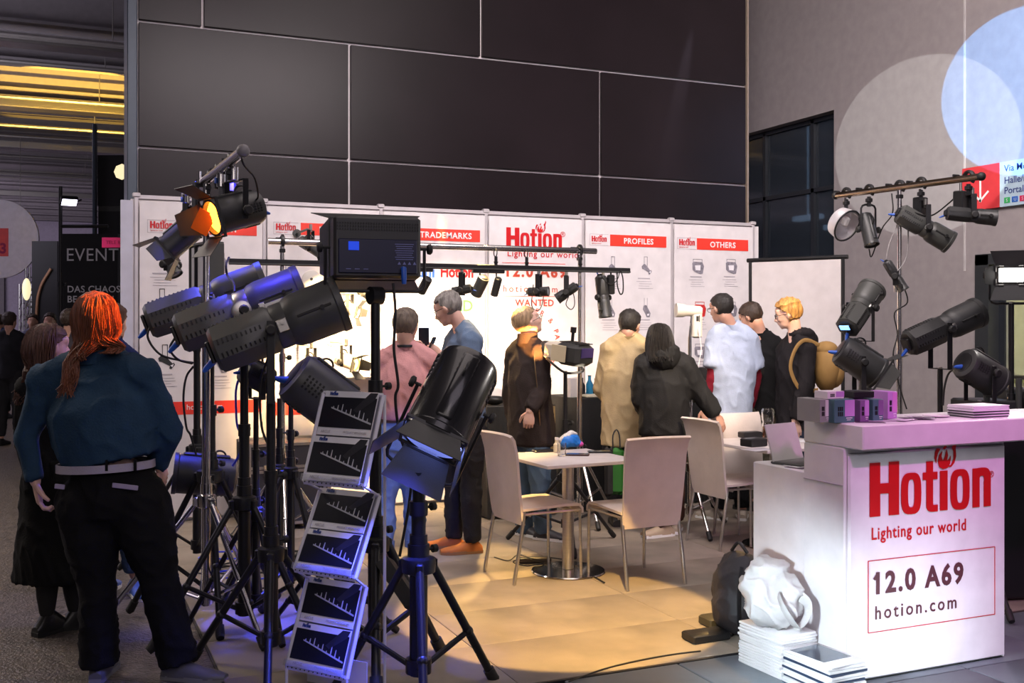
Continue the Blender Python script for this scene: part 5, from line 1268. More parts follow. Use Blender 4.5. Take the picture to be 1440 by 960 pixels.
# things on table 1
def on(px,py,h=.742): v=G(px,py,h); return v
def slab(name,label,cat,c,sz,rz,mt,bev=.003,grp=None,extra=None):
    t=thing(name,label,cat,c,(0,0,rz),grp); q=M(); q.box((0,0,sz[2]/2),sz,bev=bev); q.build('body',mt,t,True)
    if extra: q=M(); q.box((0,0,sz[2]+.0005),(sz[0]*.9,sz[1]*.92,.001)); q.build('face',extra,t,True)
    return t
slab('smartphone','black phone lying left of the tissue pack on the middle table','phone',on(765,635),(.15,.075,.012),-.1,BLACKM,extra=PHONE)
slab('smartphone','dark phone lying in front of the glass on the middle table','phone',on(812,640),(.155,.078,.010),-.55,mat('brown_phone_case',(.08,.04,.03),.5),extra=PHONE)
slab('smartphone','dark phone lying nearest the front chair on the middle table','phone',on(843,636),(.155,.078,.010),-.35,BLACKM,extra=PHONE)
tk=thing('tissue_pack','crumpled blue and white tissue pack standing on the middle table','tissue pack',on(801,629))
q=M(); q.ball((0,0,.048),(.078,.05,.05),n=20,m=12); q.ball((.03,0,.03),(.06,.045,.03),n=16,m=10); q.ball((-.03,0,.03),(.05,.045,.03),n=16,m=10)
def soft(q,name,mt,par,loc=True,vox=.006,amp=.004,f=30,seed=1):
    o=q.build(name,mt,par,loc); r=o.modifiers.new('r','REMESH'); r.mode='VOXEL'; r.voxel_size=vox; r.use_smooth_shade=True; ev(o); 
    if amp: fold(o.data,amp,f,seed,1)
    return o
for v in q.v: v.z=max(v.z,.002)
soft(q,'pouch',mat('blue_wrapper',(.02,.22,.75),.3),tk,amp=.007,f=22)
q=M(); q.ball((-.03,0,.075),(.075,.03,.022),n=14,m=8,rot=(0,-.5,0)); q.ball((.025,0,.10),(.045,.02,.012),n=12,m=8,rot=(0,.25,0)); soft(q,'white_top_flap',mat('white_film',(.78,.76,.72),.4),tk,amp=.006)
q=M(); q.ball((.075,-.01,.022),(.025,.03,.02),n=12,m=8); q.build('pink_corner',mat('pink_print',(.75,.10,.45),.4),tk,True)
bt=thing('small_bottle','small cream bottle beside the tissue pack','bottle',on(783,636)); q=M(); q.lathe([(.018,.001),(.022,.006),(.022,.055),(.012,.066),(.012,.085)],axis='Z',n=18); q.build('body',mat('cream_plastic',(.75,.66,.45),.4),bt,True); q=M(); q.cyl((0,0,.085),(0,0,.10),.014,n=14); q.build('cap',WINK,bt,True)
def glass(label,c,r=.03,h=.085,name='drinking_glass',liquid=None,lh=.5):
    t=thing(name,label,'glass',c); q=M(); q.lathe([(.001,.001),(r*.85,.001),(r,h),(r*.93,h),(r*.80,.010),(.001,.010)],axis='Z',n=24); q.build('vessel',GLASS,t,True)
    if liquid: q=M(); q.lathe([(.001,.011),(r*.79,.0112),(r*(.80+.1*lh),h*lh),(.001,h*lh)],axis='Z',n=20); q.build('drink',liquid,t,True)
    return t
glass('clear drinking glass standing before the tissue pack',on(790,641))
# things on table 2
slab('device_box','small black box with dials at the front edge of the second table','box',on(1060,627),(.155,.12,.055),.15,BLACKM,.006)
slab('device_box','flat black box farther back on the second table','box',on(1055,615),(.16,.10,.045),-.1,BLACKM,.006)
slab('notebook','thin grey booklet under the front black box on the second table','booklet',on(1066,632)-Vector((0,0,0)),(.20,.14,.002),.2,GREYT,.0005)
oc=thing('orange_clip','orange plastic tool lying between the black boxes','tool',on(1071,622)); q=M(); q.box((0,0,.012),(.12,.035,.022),bev=.008,rot=(0,0,.3)); q.build('body',mat('orange_plastic',(.85,.16,.01),.4),oc,True); q=M(); q.box((.055,.015,.014),(.03,.03,.02),bev=.006); q.build('red_tip',RED,oc,True)
cup=thing('paper_cup','white cup beside the front black box','cup',on(1088,627)); q=M(); q.lathe([(.001,.001),(.026,.001),(.036,.08),(.034,.08),(.025,.006),(.001,.006)],axis='Z',n=24); q.build('cup_body',WINK,cup,True)
ca=thing('carafe','tall clear glass carafe half full of brown tea on the second table','carafe',on(1080,615)); q=M(); q.lathe([(.001,.001),(.045,.001),(.05,.01),(.047,.10),(.040,.115),(.047,.13),(.05,.20),(.042,.22),(.038,.22),(.046,.19),(.043,.13),(.036,.115),(.043,.10),(.046,.012),(.001,.010)],axis='Z',n=28); q.build('vessel',GLASS,ca,True)
q=M(); q.lathe([(.001,.0105),(.045,.0125),(.042,.085),(.001,.085)],axis='Z',n=24); q.build('tea',mat('brown_tea',(.35,.10,.02),.05,trans=.6),ca,True)
pp=thing('snack_wrapper','small yellow and white snack wrapper beside the white cup','wrapper',on(1100,624)); q=M(); q.ball((0,0,.022),(.055,.032,.022),n=16,m=10); soft(q,'wrapper',mat('yellow_wrapper',(.80,.55,.15),.4),pp,amp=.008,f=30)
slab('paper_sheet','loose white paper sheet at the right end of the second table','paper',on(1118,620),(.20,.14,.003),.3,PAPER,.001)
# cables and power strip by the table foot
ps=thing('power_strip','dark power strip with coiled cable on the carpet left of the table foot','power strip',G(752,791)); q=M(); q.box((0,0,.02),(.22,.05,.038),bev=.008,rot=(0,0,-.3)); q.build('housing',mat('dark_brown_plastic',(.06,.045,.03),.4),ps,True)
cable('thin black cable winding around the power strip',[G(695,783,.006),G(715,788,.006),G(728,780,.03),G(745,784,.05),G(765,790,.02),G(740,795,.006),G(722,789,.04),G(760,783,.03),G(790,786,.008)],.004)
cable('thin dark cable running under the table base towards the front chair',[G(805,792,.02),G(825,806,.006),G(838,812,.006),G(850,819,.006)],.005)
# ================================================================ WALL-SIDE RAILS
RY=7.6
def ry(px,py): return PY(px,py,RY)
a_,b_=ry(377,338),ry(838,353); z=2.19; a_.z=b_.z=z
rl=thing('lighting_bar','long chrome rail on two stands across the poster wall, upper of the two','bar',(a_+b_)/2); q=M(); q.cyl(a_,b_,.024,n=16); q.build('tube',CHROME,rl)
for px,lab in ((397,'chrome stand at the left end of the long rail'),(815,'chrome stand with black legs carrying the right end of the long rail')):
    g_=ry(px,455); stand(lab,(g_.x,g_.y,0),z-.03,.55,.42,.4,CHROME,.020)
    clamp((g_.x,g_.y,z),'black clamp holding the long rail on the '+('left stand' if px<500 else 'right stand'),None,s=1.3)
c_,d_=ry(320,368),ry(880,380); z2=2.035
yo=-.0
tr=thing('lighting_track','long black lighting track hanging under the chrome rail','track',Vector(((c_.x+d_.x)/2,RY-.06,z2))); q=M(); q.box(((c_.x+d_.x)/2,RY-.06,z2),(d_.x-c_.x,.04,.042),bev=.004); q.build('profile',BLACKM,tr)
q=M(); q.box(((c_.x+d_.x)/2,RY-.082,z2-.012),(d_.x-c_.x,.003,.008)); q.build('conductor_slot',GREYM,tr)
for px in (447,508,694,737,812):
    g_=ry(px,360); tt=thing('track_hanger','black ring hanger between rail and track '+{447:'left of the panel light',508:'behind the panel light',694:'above the left track lamps',737:'above the printed hall number',812:'beside the right stand'}[px],'hanger',(g_.x,RY-.04,(z+z2)/2))
    q=M(); q.torus((0,0,.04),.032,.0045,n=16,m=6,axis='X'); q.build('ring',BLACKM,tt,True); q=M(); q.cyl((0,-.01,.01),(0,-.01,-.06),.013,n=10); q.cyl((0,-.01,-.03),(0,-.01,-.055),.020,.010,n=10); q.build('hook',BLACKM,tt,True)
def track_lamp(px,py,dirv,L,r,label,mt=GREYM,arm=.10,rear=None):
    c=PY(px,py,RY-.06); t,X=lamp_thing('track_spotlight',label,c,dirv,None)
    q=M(); q.lathe([(r*.6,-L*.5),(r*.95,-L*.46),(r,-L*.4),(r,L*.48),(r*.92,L*.5),(r*.85,L*.5),(r*.8,L*.3),(.001,L*.28)],n=24); q.build('housing',mt,t,True)
    q=M(); q.lathe([(.001,L*.33),(r*.78,L*.335)],n=20); q.lathe([(r*.5,-L*.53),(r*.7,-L*.51)],n=18); q.build('trim_ring',BLACKM,t,True)
    top=Vector((c.x,c.y,z2-.02)); inv=X.inverted(); q=M(); q.tube([inv@top,inv@(c+UP*(r+.015)),inv@(c+UP*.0+FW*0)],[.006,.006,.008],8); q.build('arm',BLACKM,t,True)
    q=M(); Rl=X.to_3x3().inverted(); q.box(inv@(top-UP*.01),(.13,.035,.03),rot=Rl,bev=.004); q.build('adapter',BLACKM,t,True)
    return t
WARMG=mat('warm_white_housing',(.55,.50,.42),.45)
track_lamp(597,401,cdir(-.45,.5,-.74),.14,.036,'small black track spotlight right of the panel light',BLACKS)
track_lamp(675,402,cdir(-.40,.45,-.80),.17,.046,'largest grey track spotlight, above the slate-shirted man')
track_lamp(698,403,cdir(-.25,.35,-.90),.15,.030,'slim dark track spotlight right of the largest one',BLACKS)
track_lamp(563,402,cdir(0,.2,-1),.10,.030,'black track fitting just below the panel light',BLACKS)
for (px,py,dv,lab,L,r) in ((650,408,cdir(-1,.2,-.2),'small black lamp between the upright rods above the slate-shirted man',.15,.035),(757,410,cdir(.95,-.3,.02),'small black lamp with looped cable left of the dark zoom lamp',.17,.035),(797,411,cdir(-.8,.1,-.55),'small dark zoom lamp pointing down left by the right stand',.19,.040)):
    c=PY(px,py,RY-.06); t,X,e=profile(lab,c,dv,L=L,r=r,yk=.135,yoke_up=True,mt=BLACKS)
for px,p in ((757,[(750,400),(748,430),(758,436),(764,420),(762,404)]),(797,[(800,416),(796,428),(803,435),(808,428),(806,412),(798,402)])):
    cable('thin cable loop hanging from the small lamp at '+('the middle' if px==757 else 'the right')+' of the track',[PY(a,b,RY-.08) for a,b in p],.004)
# dark vertical lamp group at the right end of the track
c=PY(848,417,RY-.06); t,X,e=profile('slim black profile lamp hanging straight down at the right end of the track',c,cdir(.12,-.1,-1),L=.34,r=.050,yk=.16,yoke_up=True,mt=BLACKS)
tt=thing('power_driver','slim black driver box hanging at the right end of the track','driver',PY(859,400,RY-.06)); q=M(); q.box((0,0,0),(.055,.05,.16),bev=.008); q.build('case',BLACKM,tt,True); q=M(); q.cyl((0,0,.08),(0,0,.11),.008,n=8); q.build('hanger',BLACKM,tt,True)
cable('black cable loop hanging from the right end of the track',[PY(a,b,RY-.09) for a,b in ((868,382),(868,400),(872,413),(876,410),(876,392),(873,380))],.006)
cable('black cable curving from the driver box to the right end of the track',[PY(a,b,RY-.09) for a,b in ((846,388),(852,396),(860,400),(868,393),(872,381))],.004)
# lamps mounted on the glowing wall
HOT=mat('warm_lit_lens',(1,.8,.3),.3,emit=4,ecol=(1,.62,.18))
WL=mat('white_lamp_paint',(.66,.62,.56),.4)
for (px,py,L,r,dv,lab,mt_,ang,ln,up) in (
  (487,508,.20,.055,cdir(.85,-.45,-.25),'cream fresnel lamp with a glowing yellow lens on the lit wall',WL,(30,40,30,25),HOT,True),
  (492,436,.14,.045,cdir(.8,-.2,-.2),'small brass-lit lamp with open barn doors beside the front profile lens',WL,(60,60,60,60),LENS,True),
  (438,512,.18,.05,cdir(.8,-.3,-.35),'pale lamp left of the glowing fresnel on the lit wall',WL,None,LENS,True),
  (437,347,.22,.045,cdir(.8,-.1,-.5),'grey profile lamp hanging between rail and track',GREYM,None,LENS,True),
  (478,385,.20,.05,cdir(-.3,-.1,-.9),'white tubular lamp hanging left of the panel light yoke',WL,None,LENS,True),
  (519,410,.15,.065,cdir(.4,.7,-.4),'round black lamp behind the panel light pole',BLACKS,None,LENS,True)):
    c=PY(px,py,8.35); t_,X_,e_=fresnel(lab,c,dv,L,r,None,.13,up,ang,mt_,lens=ln,plugd=False); q=M(); q.tube([e_,e_+Vector((0,.12,.02)),Vector((e_.x,BY-.01,e_.z+.02))],.010,8); q.cyl((e_.x,BY-.03,e_.z+.02),(e_.x,BY-.012,e_.z+.02),.035,n=14); q.build('wall_arm',mt_,t_)
wl_=thing('wall_lamp_disc','round pale lamp head with a dark centre behind the middle profile lens','lamp',PY(438,393,8.2)); X_=frame((0,0,0),cdir(.2,-1,.1)); q=M(); q.lathe([(.04,-.06),(.07,-.04),(.075,.0),(.070,.012),(.02,.02)],X_,n=28); q.build('housing',WL,wl_,True); q=M(); q.lathe([(.012,.018),(.012,.026)],X_,n=14); q.build('centre_cap',BLACKM,wl_,True)
q=M(); q.cyl((0,.05,0),(0,BY-.01-wl_.location.y,0),.010,n=8); q.build('arm',WL,wl_,True)
sh=thing('wall_shelf','thin white shelf under the glowing fresnel on the lit wall','shelf',PY(495,528,8.71)); q=M(); q.box((0,0,0),(.55,.35,.018),bev=.003); q.build('board',WHITE,sh,True)
# white panel light on the left of wall: inner lamps near the booth centre
# ================================================================ MOVING HEAD / PROJECTOR ON STAND
pc=P(800,496,7.6); 
pj=thing('stage_projector','boxy black stage projector with cream side plates on a stand beside the zip-jacket man','projector',pc,frame((0,0,0),cdir(-.74,.62,.12)).to_3x3().to_euler())
q=M(); q.box((0,-.05,0),(.22,.22,.16),bev=.03); q.build('rear_housing',BLACKS,pj,True)
q=M(); q.box((0,.10,.0),(.19,.14,.13),bev=.02); q.build('middle_housing',WARMG,pj,True)
q=M(); q.cyl((0,.16,0),(0,.23,0),.060,n=20); q.build('lens_tube',BLACKS,pj,True); q=M(); q.cyl((0,.23,0),(0,.236,0),.05,n=18); q.build('front_lens',LENS,pj,True)
for s_ in (-1,1):
    q=M(); q.box((s_*.125,.0,.0),(.012,.13,.12),bev=.004); q.build('side_plate',mat('cream_side_plate',(.55,.47,.32),.5),pj,True)
q=M()
for i in range(7): q.box((0,-.14+i*.028,.081),(.16,.012,.006))
q.build('vent_slots',RUBBER,pj,True)['kind']='stuff'
q=M(); q.box((0,-.163,.02),(.14,.008,.07),bev=.002); q.build('control_panel',mat('violet_panel',(.06,.04,.16),.3),pj,True)
q=M(); q.tube(smooth_path([(-.13,.1,-.05),(-.13,-.05,-.12),(.0,-.05,-.14),(.13,-.05,-.12),(.13,.1,-.05)],4),.009,8); q.build('yoke',BLACKM,pj,True)
q=M(); q.cyl((0,-.02,.085),(0,-.02,.15),.012,n=10); q.cyl((0,-.02,.15),(0,-.02,.19),.022,n=12); q.build('antenna_knob',BLACKM,pj,True)
g_=P(795,455,7.6); stand('black stand under the boxy stage projector',(g_.x,g_.y,0),pc.z-.13,.50,.45,.2,BLACKM,.018)
# black cloth display tables
BCL=mat('black_table_cloth',(.010,.010,.011),.9,bump=.3,bscale=20)
def cloth_table(label,x0,x1,y0,y1,h,amp=.012,seed=0):
    t=thing('display_table',label,'table',((x0+x1)/2,(y0+y1)/2,0)); n=60; vs=[];fs=[]
    per=[]; 
    for i in range(n): per.append((x0+(x1-x0)*i/n,y0,0,-1))
    for i in range(10): per.append((x1,y0+(y1-y0)*i/10,1,0))
    for i in range(n): per.append((x1-(x1-x0)*i/n,y1,0,1))
    for i in range(10): per.append((x0,y1-(y1-y0)*i/10,-1,0))
    k=len(per); q=M()
    for z_,f in ((h,0),(h-.02,.1),(h*.6,.6),(.015,1)):
        for i,(x,y,nx,ny) in enumerate(per):
            o=amp*f*(1+math.sin(i*1.3+seed)+.5*math.sin(i*.57)); vs.append((x+nx*o,y+ny*o,z_))
    for a in range(3):
        for i in range(k): fs.append((a*k+i,(a+1)*k+i,(a+1)*k+(i+1)%k,a*k+(i+1)%k))
    fs.append(tuple(range(k))); q.add(vs,fs); q.build('cloth',BCL,t); 
    q=M(); q.box(((x0+x1)/2,(y0+y1)/2,h-.03),(x1-x0-.03,y1-y0-.03,.025)); q.build('tabletop',GREYM,t)
    return t
xa=PY(690,500,8.2).x; xb=PY(742,500,8.2).x
cloth_table('black cloth covered table at the wall left of the projector stand',PY(672,500,8.15).x,PY(766,500,8.15).x,7.95,8.5,.92)
TB=cloth_table('black cloth covered table behind the projector, with bottles and a white box',PY(800,500,8.15).x,PY(985,500,8.3).x,7.98,8.6,.96,seed=2)
cloth_table('black cloth covered table behind the man in the pale shirt',PY(1000,500,8.3).x,PY(1045,500,8.3).x,8.0,8.6,1.18,seed=4)
slab('white_box','upright white box on the black table behind the projector','box',Vector((PY(806,500,8.2).x,8.2,.96)),(.13,.12,.17),.1,WHITE,.004)
for (px,mt_,h_,lab) in ((829,mat('blue_label_bottle',(.02,.25,.50),.3),.19,'blue labelled bottle on the black table'),(818,BLACKM,.17,'dark bottle on the black table left of the blue one'),(838,BLACKM,.16,'dark bottle on the black table right of the blue one')):
    x=PY(px,500,8.15).x; t=thing('bottle',lab,'bottle',(x,8.15,.96)); q=M(); q.lathe([(.028,.001),(.032,.008),(.032,h_*.6),(.014,h_*.78),(.014,h_*.97)],axis='Z',n=18); q.build('body',mt_,t,True); q=M(); q.cyl((0,0,h_*.97),(0,0,h_),.016,n=12); q.build('cap',BLACKM,t,True)
slab('paper_tray','low cream tray on the front edge of the black table','tray',Vector((PY(842,500,8.05).x,8.08,.96)),(.26,.14,.03),.0,mat('cream_tray',(.6,.55,.42),.5),.01)
hm=thing('covered_lamp','white and dark rounded display lamp on the black table at the left','lamp',Vector((PY(699,500,8.15).x,8.2,.92))); q=M(); q.ball((0,0,.07),(.11,.10,.07),n=20,m=12); q.build('shell',WHITE,hm,True); q=M(); q.ball((-.02,-.03,.045),(.10,.10,.045),n=20,m=12); q.build('dark_visor',BLACKM,hm,True)
slab('wooden_slat','pale wooden slat leaning behind the middle table','slat',P(776,612,7.9)-UP*.12,(.05,.02,.34),-.4,mat('pale_wood',(.45,.33,.16),.6,var=.2,vscale=20),.002)
# white lamp on a chrome stand by the pale-shirt man
wc=P(970,437,8.15); g_=Vector((wc.x,wc.y,0))
ws=thing('display_spotlight','white display spotlight with an upright white driver on a chrome stand','lamp',wc)
q=M(); a_=cdir(-.95,-.1,.05); q.tube([-a_*.09,-a_*.08,a_*.03,a_*.05,a_*.11],[.035,.042,.042,.052,.055],20); q.build('head',WL,ws,True)
q=M(); q.box(RT*.055+UP*-.11,(.075,.06,.20),rot=(0,0,-YAW),bev=.012); q.build('driver_box',WL,ws,True); q=M(); q.box(RT*.055+UP*-.06-FW*.031,(.02,.003,.04),rot=(0,0,-YAW)); q.box(RT*.07+UP*-.06-FW*.031,(.006,.003,.05),rot=(0,0,-YAW)); q.build('dark_slots',BLACKM,ws,True)
q=M(); q.tube([RT*.055-UP*.0,RT*.02-UP*.02,UP*-.2],[.012,.014,.012],10); q.build('arm',CHROME,ws,True)
stand('chrome stand under the white display spotlight',g_,wc.z-.2,.5,.42,.3,CHROME,.018)
cable('thin pale cable drooping from the white display spotlight',[P(982,462,8.1),P(986,490,8.1),P(982,520,8.1),P(985,560,8.1)],.004,WHITE)
# white screen
s0,s1=P(1058,366,9.9),P(1183,360,9.4); 
scn=thing('projection_screen','large white projection screen on black poles at the right of the poster wall','screen',Vector(((s0.x+s1.x)/2,(s0.y+s1.y)/2,0)))
dx=(s1-s0); dx.z=0; dxn=dx.normalized(); zt=P(1058,366,9.9).z
q=M(); a_=Vector((s0.x,s0.y,.25)); b_=Vector((s1.x,s1.y,.25)); q.quadslab(a_,b_,b_+UP*(zt-.27),a_+UP*(zt-.27),.01); q.build('fabric',mat('white_screen_fabric',(.62,.58,.58),.7),scn)
q=M(); q.cyl(Vector((s0.x,s0.y,zt))-dxn*.05,Vector((s1.x,s1.y,zt))+dxn*.06,.020,n=12); q.build('top_case',BLACKM,scn)
for s_ in (s0-dxn*.02,s1+dxn*.015):
    q=M(); q.cyl((s_.x,s_.y,0.01),(s_.x,s_.y,zt),.016,n=10); q.box((s_.x,s_.y,.012),(.3,.3,.02),bev=.006); q.build('pole',BLACKM,scn)
# ================================================================ RIGHT T-BAR AND LAMPS
TB0,TB1=P(1175,275,8.2),P(1380,248,7.05)
zb=(TB0.z+TB1.z)/2
rb=thing('lighting_bar','chrome and black cross bar over the counter at the right','bar',(TB0+TB1)/2); q=M(); q.cyl(TB0,TB1,.024,n=16); q.build('tube',mat('bronze_tube',(.35,.27,.20),.25,1),rb)
for e_ in (TB0,TB1): q=M(); q.ball(e_,(.03,)*3,n=12,m=8); q.build('end_cap',RUBBER,rb)
def bar_at(px): 
    f=(px-1175)/(1380-1175); d0,d1=8.2,7.05; f=f*d0/(f*d0+(1-f)*d1) if False else (f/d1)/(f/d1+(1-f)/d0)*1.0; return TB0.lerp(TB1,1-(1-f)) 
sb=bar_at(1265); stand('chrome stand carrying the right cross bar above the counter',(sb.x,sb.y,0),sb.z-.02,.6,.42,.3,CHROME,.022,sections=((0,1.0),(.45,.75)))
for px,wd in ((1190,'left end'),(1222,'second from the left'),(1265,'on the stand top'),(1295,'right of the stand'),(1362,'right end')):
    clamp(bar_at(px),'black hook clamp on the right cross bar, '+wd,'clamps on the right bar',s=1.35)
# clear round lamp
c=P(1189,316,8.1); ac=thing('round_lamp','clear round acrylic lamp hanging from the left end of the right bar','lamp',c); Xr=frame((0,0,0),cdir(.45,-.7,-.45))
q=M(); q.lathe([(.06,-.09),(.115,-.07),(.125,.0),(.12,.02),(.11,.02),(.112,-.06)],Xr,n=32); q.build('reflector',mat('pale_translucent_dish',(.75,.72,.74),.15,trans=.45),ac,True)
q=M(); q.torus((0,.02,0),.125,.007,Xr,n=32,m=8); q.build('rim_ring',BLACKM,ac,True); q=M(); q.cyl((0,0,.12),(0,0,.21),.008,n=8); q.build('stem',CHROME,ac,True)
q=M(); q.box((.02,.0,.03),(.05,.05,.07),X=Xr,bev=.01); q.build('lamp_core',mat('white_core',(.8,.8,.8),.4),ac,True)
fresnel('dark upright lamp with round yoke, second on the right bar',P(1221,323,8.0),cdir(.1,-.35,-.95),.26,.055,yk=.19,yoke_up=True,round_=True)
profile('black profile lamp pointing down right from the middle of the right bar',P(1300,320,7.55),cdir(.80,-.10,-.50),L=.42,r=.075,yk=.16,yoke_up=True,mt=GREYM)
dv=thing('power_driver','black driver box above the middle lamp of the right bar','driver',P(1294,291,7.6),(0,0,.2)); q=M(); q.box((0,0,0),(.09,.07,.14),bev=.006); q.build('case',BLACKM,dv,True); q=M(); q.cyl((0,0,.07),(0,0,.13),.01,n=8); q.build('hanger',CHROME,dv,True)
profile('black zoom lamp lying level under the right end of the right bar',P(1366,303,7.15),cdir(.92,-.2,-.12),L=.32,r=.050,yk=.14,yoke_up=True,mt=BLACKS)
dv=thing('power_driver','black driver box at the right end of the right bar','driver',P(1351,284,7.2),(0,0,.3)); q=M(); q.box((0,0,0),(.09,.07,.15),bev=.006); q.build('case',BLACKM,dv,True); q=M(); q.cyl((0,0,.07),(0,0,.13),.01,n=8); q.build('hanger',CHROME,dv,True)
profile('slim small lamp clipped to the chrome pole of the right stand',P(1259,388,7.55),cdir(.45,-.2,-.85),L=.24,r=.035,yk=.06,mt=BLACKS)
for lab,pts in (('black cable sagging between the right stand and the bar end',[(1268,290,7.6),(1290,300,7.5),(1310,303,7.5),(1335,285,7.3),(1348,272,7.25)]),
  ('pale cable falling in a loop beside the right chrome pole',[(1262,315,7.6),(1250,345,7.6),(1246,375,7.6),(1256,386,7.6),(1275,360,7.6),(1276,310,7.6),(1268,295,7.6)]),
  ('black cable hanging down the right chrome pole',[(1270,400,7.6),(1276,425,7.6),(1258,440,7.6),(1262,470,7.6),(1256,500,7.6),(1264,540,7.6),(1275,575,7.6)]),
  ('thin cable swinging from the second lamp to the right stand',[(1222,350,8),(1226,360,8),(1240,322,7.9),(1255,300,7.7),(1254,272,7.7)])):
    cable(lab,[P(*p) for p in pts],.005,mat('pale_cable',(.3,.28,.28),.5) if 'pale' in lab else RUBBER)
dsp=mat('blue_screen_light',(.3,.6,1),.3,emit=2.5,ecol=(.15,.4,1))
t,X,e=profile('black profile spotlight with a lit blue display pointing up right behind the youth',P(1209,434,7.0),cdir(.55,.45,.62),L=.40,r=.085,yk=.22)
q=M(); q.box((0,-.215,.02),(.07,.008,.035),bev=.002); q.build('display',dsp,t,True)
stand('thin chrome stand under the profile spotlight behind the youth',(e.x,e.y,0),e.z,.6,.40,.5,STEEL,.014)
t,X,e=fresnel('black fresnel lamp with open barn doors pointing down right behind the backpack',P(1208,508,6.9),cdir(.75,-.05,-.50),.30,.105,yk=.20,ang=(55,50,55,50),size=.6)
stand('short black stand under the fresnel lamp behind the backpack',(e.x,e.y,0),e.z,.45,.40,.2,BLACKM,.016)
t,X,e=profile('long black profile spotlight on a wide fork yoke above the counter',P(1326,461,6.4),cdir(.88,.20,.36),L=.52,r=.085,yk=.24,mt=BLACKS,yy=-.04)
stand('black stand under the long profile spotlight with the fork yoke',(e.x,e.y,0),e.z,.6,.42,.1,BLACKM,.02)
t,X,e=fresnel('black fresnel lamp with blue plug at the right edge pointing down right',P(1378,523,6.0),cdir(.72,.25,-.38),.26,.095,yk=.17)
stand('short black stand under the fresnel lamp at the right edge',(e.x,e.y,0),e.z,.45,.38,.1,BLACKM,.016)
t,X,e=panel_light('bright white panel light with open barn doors at the right edge','' and 0 or P(1422,386,6.2),cdir(-.42,-.90,-.10),.17,.12,.08,ang=(70,50,70,50),emis=mat('lit_white_diffuser',(1,.95,.85),.4,emit=9,ecol=(1,.93,.86)),yk=.17,size=.75)
spot('panel_glow',X@Vector((0,.12,0)),X@Vector((0,1,0)),40,(1,.93,.86),130,.8,.08)
stand('black stand under the bright white panel light',(e.x,e.y,0),e.z,.6,.42,.4,BLACKM,.02)
cable('black cable looping up from the counter to the right fresnel lamp',[P(1326,570,6.1),P(1328,545,6.1),P(1334,525,6.1),P(1345,517,6.0)],.006)
gc=P(1412,566,6.3); gr=thing('equipment_case','open black equipment case with stacked black gear at the right edge','case',Vector((gc.x,gc.y,0)),(0,0,-.3)); q=M(); q.box((0,0,.52),(.55,.45,1.02),bev=.012); q.build('case_body',BLACKM,gr,True); q=M(); q.box((-.12,0,1.09),(.28,.3,.12),bev=.01); q.box((.14,0,1.12),(.2,.3,.18),bev=.01); q.build('stacked_gear',BLACKS,gr,True)
for k in range(3):
    q=M(); q.cyl((-.2+k*.2,-.15,1.05),(-.2+k*.2,-.15,1.32-.04*k),.018,n=10); q.build('pin',GREYM,gr,True)
# ================================================================ ON AND AROUND THE COUNTER
CT=1.155-.0; ctz=1.155
TEAL=mat('teal_carton',(.06,.16,.17),.5); LIL=mat('lilac_carton',(.50,.26,.60),.5); PUR=mat('purple_carton',(.20,.10,.26),.5); GRC=mat('grey_carton',(.30,.30,.29),.5)
def carton(label,px,py,w,dp,h,mt,side,rz=0,z0=ctz,y=None):
    c=PY(px,py,y or CY+.12); t=thing('product_box',label,'box',(c.x,c.y,z0),(0,0,rz)); q=M(); q.box((0,0,h/2),(w,dp,h),bev=.002); q.build('carton',mt,t,True)
    q=M(); q.box((w*.25,-dp/2-.0006,h*.62),(w*.48,.001,h*.70)); q.build('front_print',side,t,True)
    q=M()
    for j in range(3): 
        for i in range(2): q.box((-w*.30+j*w*.09,-dp/2-.0012,h*.38+i*h*.22),(w*.06,.001,h*.18))
    q.build('product_print',BLACKM,t,True); 
    q=M(); q.box((w*.22,-dp/2-.0015,h*.20),(w*.3,.001,h*.03)); q.box((w*.2,-dp/2-.0015,h*.12),(w*.2,.001,h*.02)); q.build('small_print',WINK,t,True)
    return t
carton('grey carton at the left end of the counter top',1144,575,.060,.16,.105,GRC,WHITE,y=CY+.16)
carton('teal carton with a lilac half at the left of the counter top',1175,575,.115,.12,.105,TEAL,LIL,y=CY+.10)
carton('purple carton beside the teal one on the counter',1203,575,.050,.12,.100,PUR,LIL,y=CY+.10)
carton('dark teal carton with small product picture on the counter',1222,575,.060,.12,.100,TEAL,PUR,y=CY+.10)
carton('lilac carton at the right of the carton row',1242,572,.055,.12,.130,LIL,mat('pink_lilac_print',(.62,.25,.60),.5),y=CY+.14)
carton('white and lilac carton lying on top of the carton row',1166,548,.095,.09,.035,WHITE,LIL,z0=ctz+.105,y=CY+.12)
slab('tablet_box','flat black box lying on top of the carton row','box',Vector((PY(1205,548,CY+.12).x,CY+.12,ctz+.105)),(.12,.10,.032),0,BLACKM,.004)
rr=random.Random(4)
for k in range(7):
    px=1225+k*13+rr.uniform(-5,5); c=PY(px,584,CY+.02+.03*(k%3)); slab('flyer',['flyer lying askew on the counter before the cartons','small card lying loose in the middle of the counter top'][0 if k<4 else 1],'flyer',Vector((c.x,c.y,ctz+.0015*k)),(.13 if k<4 else .09,.085,.0015),rr.uniform(-.7,.7),mat('pale_lilac_paper',(.60,.52,.62),.5) if k%2 else mat('dark_flyer_print',(.12,.08,.13),.4),.0004,'loose flyers on the counter' if k<4 else 'loose cards on the counter')
c=PY(1316,578,CY+.1); tray=thing('saucer','white oval dish lying on the middle of the counter','dish',Vector((c.x,c.y,ctz))); q=M(); q.lathe([(.03,.001),(.06,.006),(.062,.010),(.05,.008),(.001,.004)],axis='Z',n=28); o=q.build('dish',WHITE,tray,True)
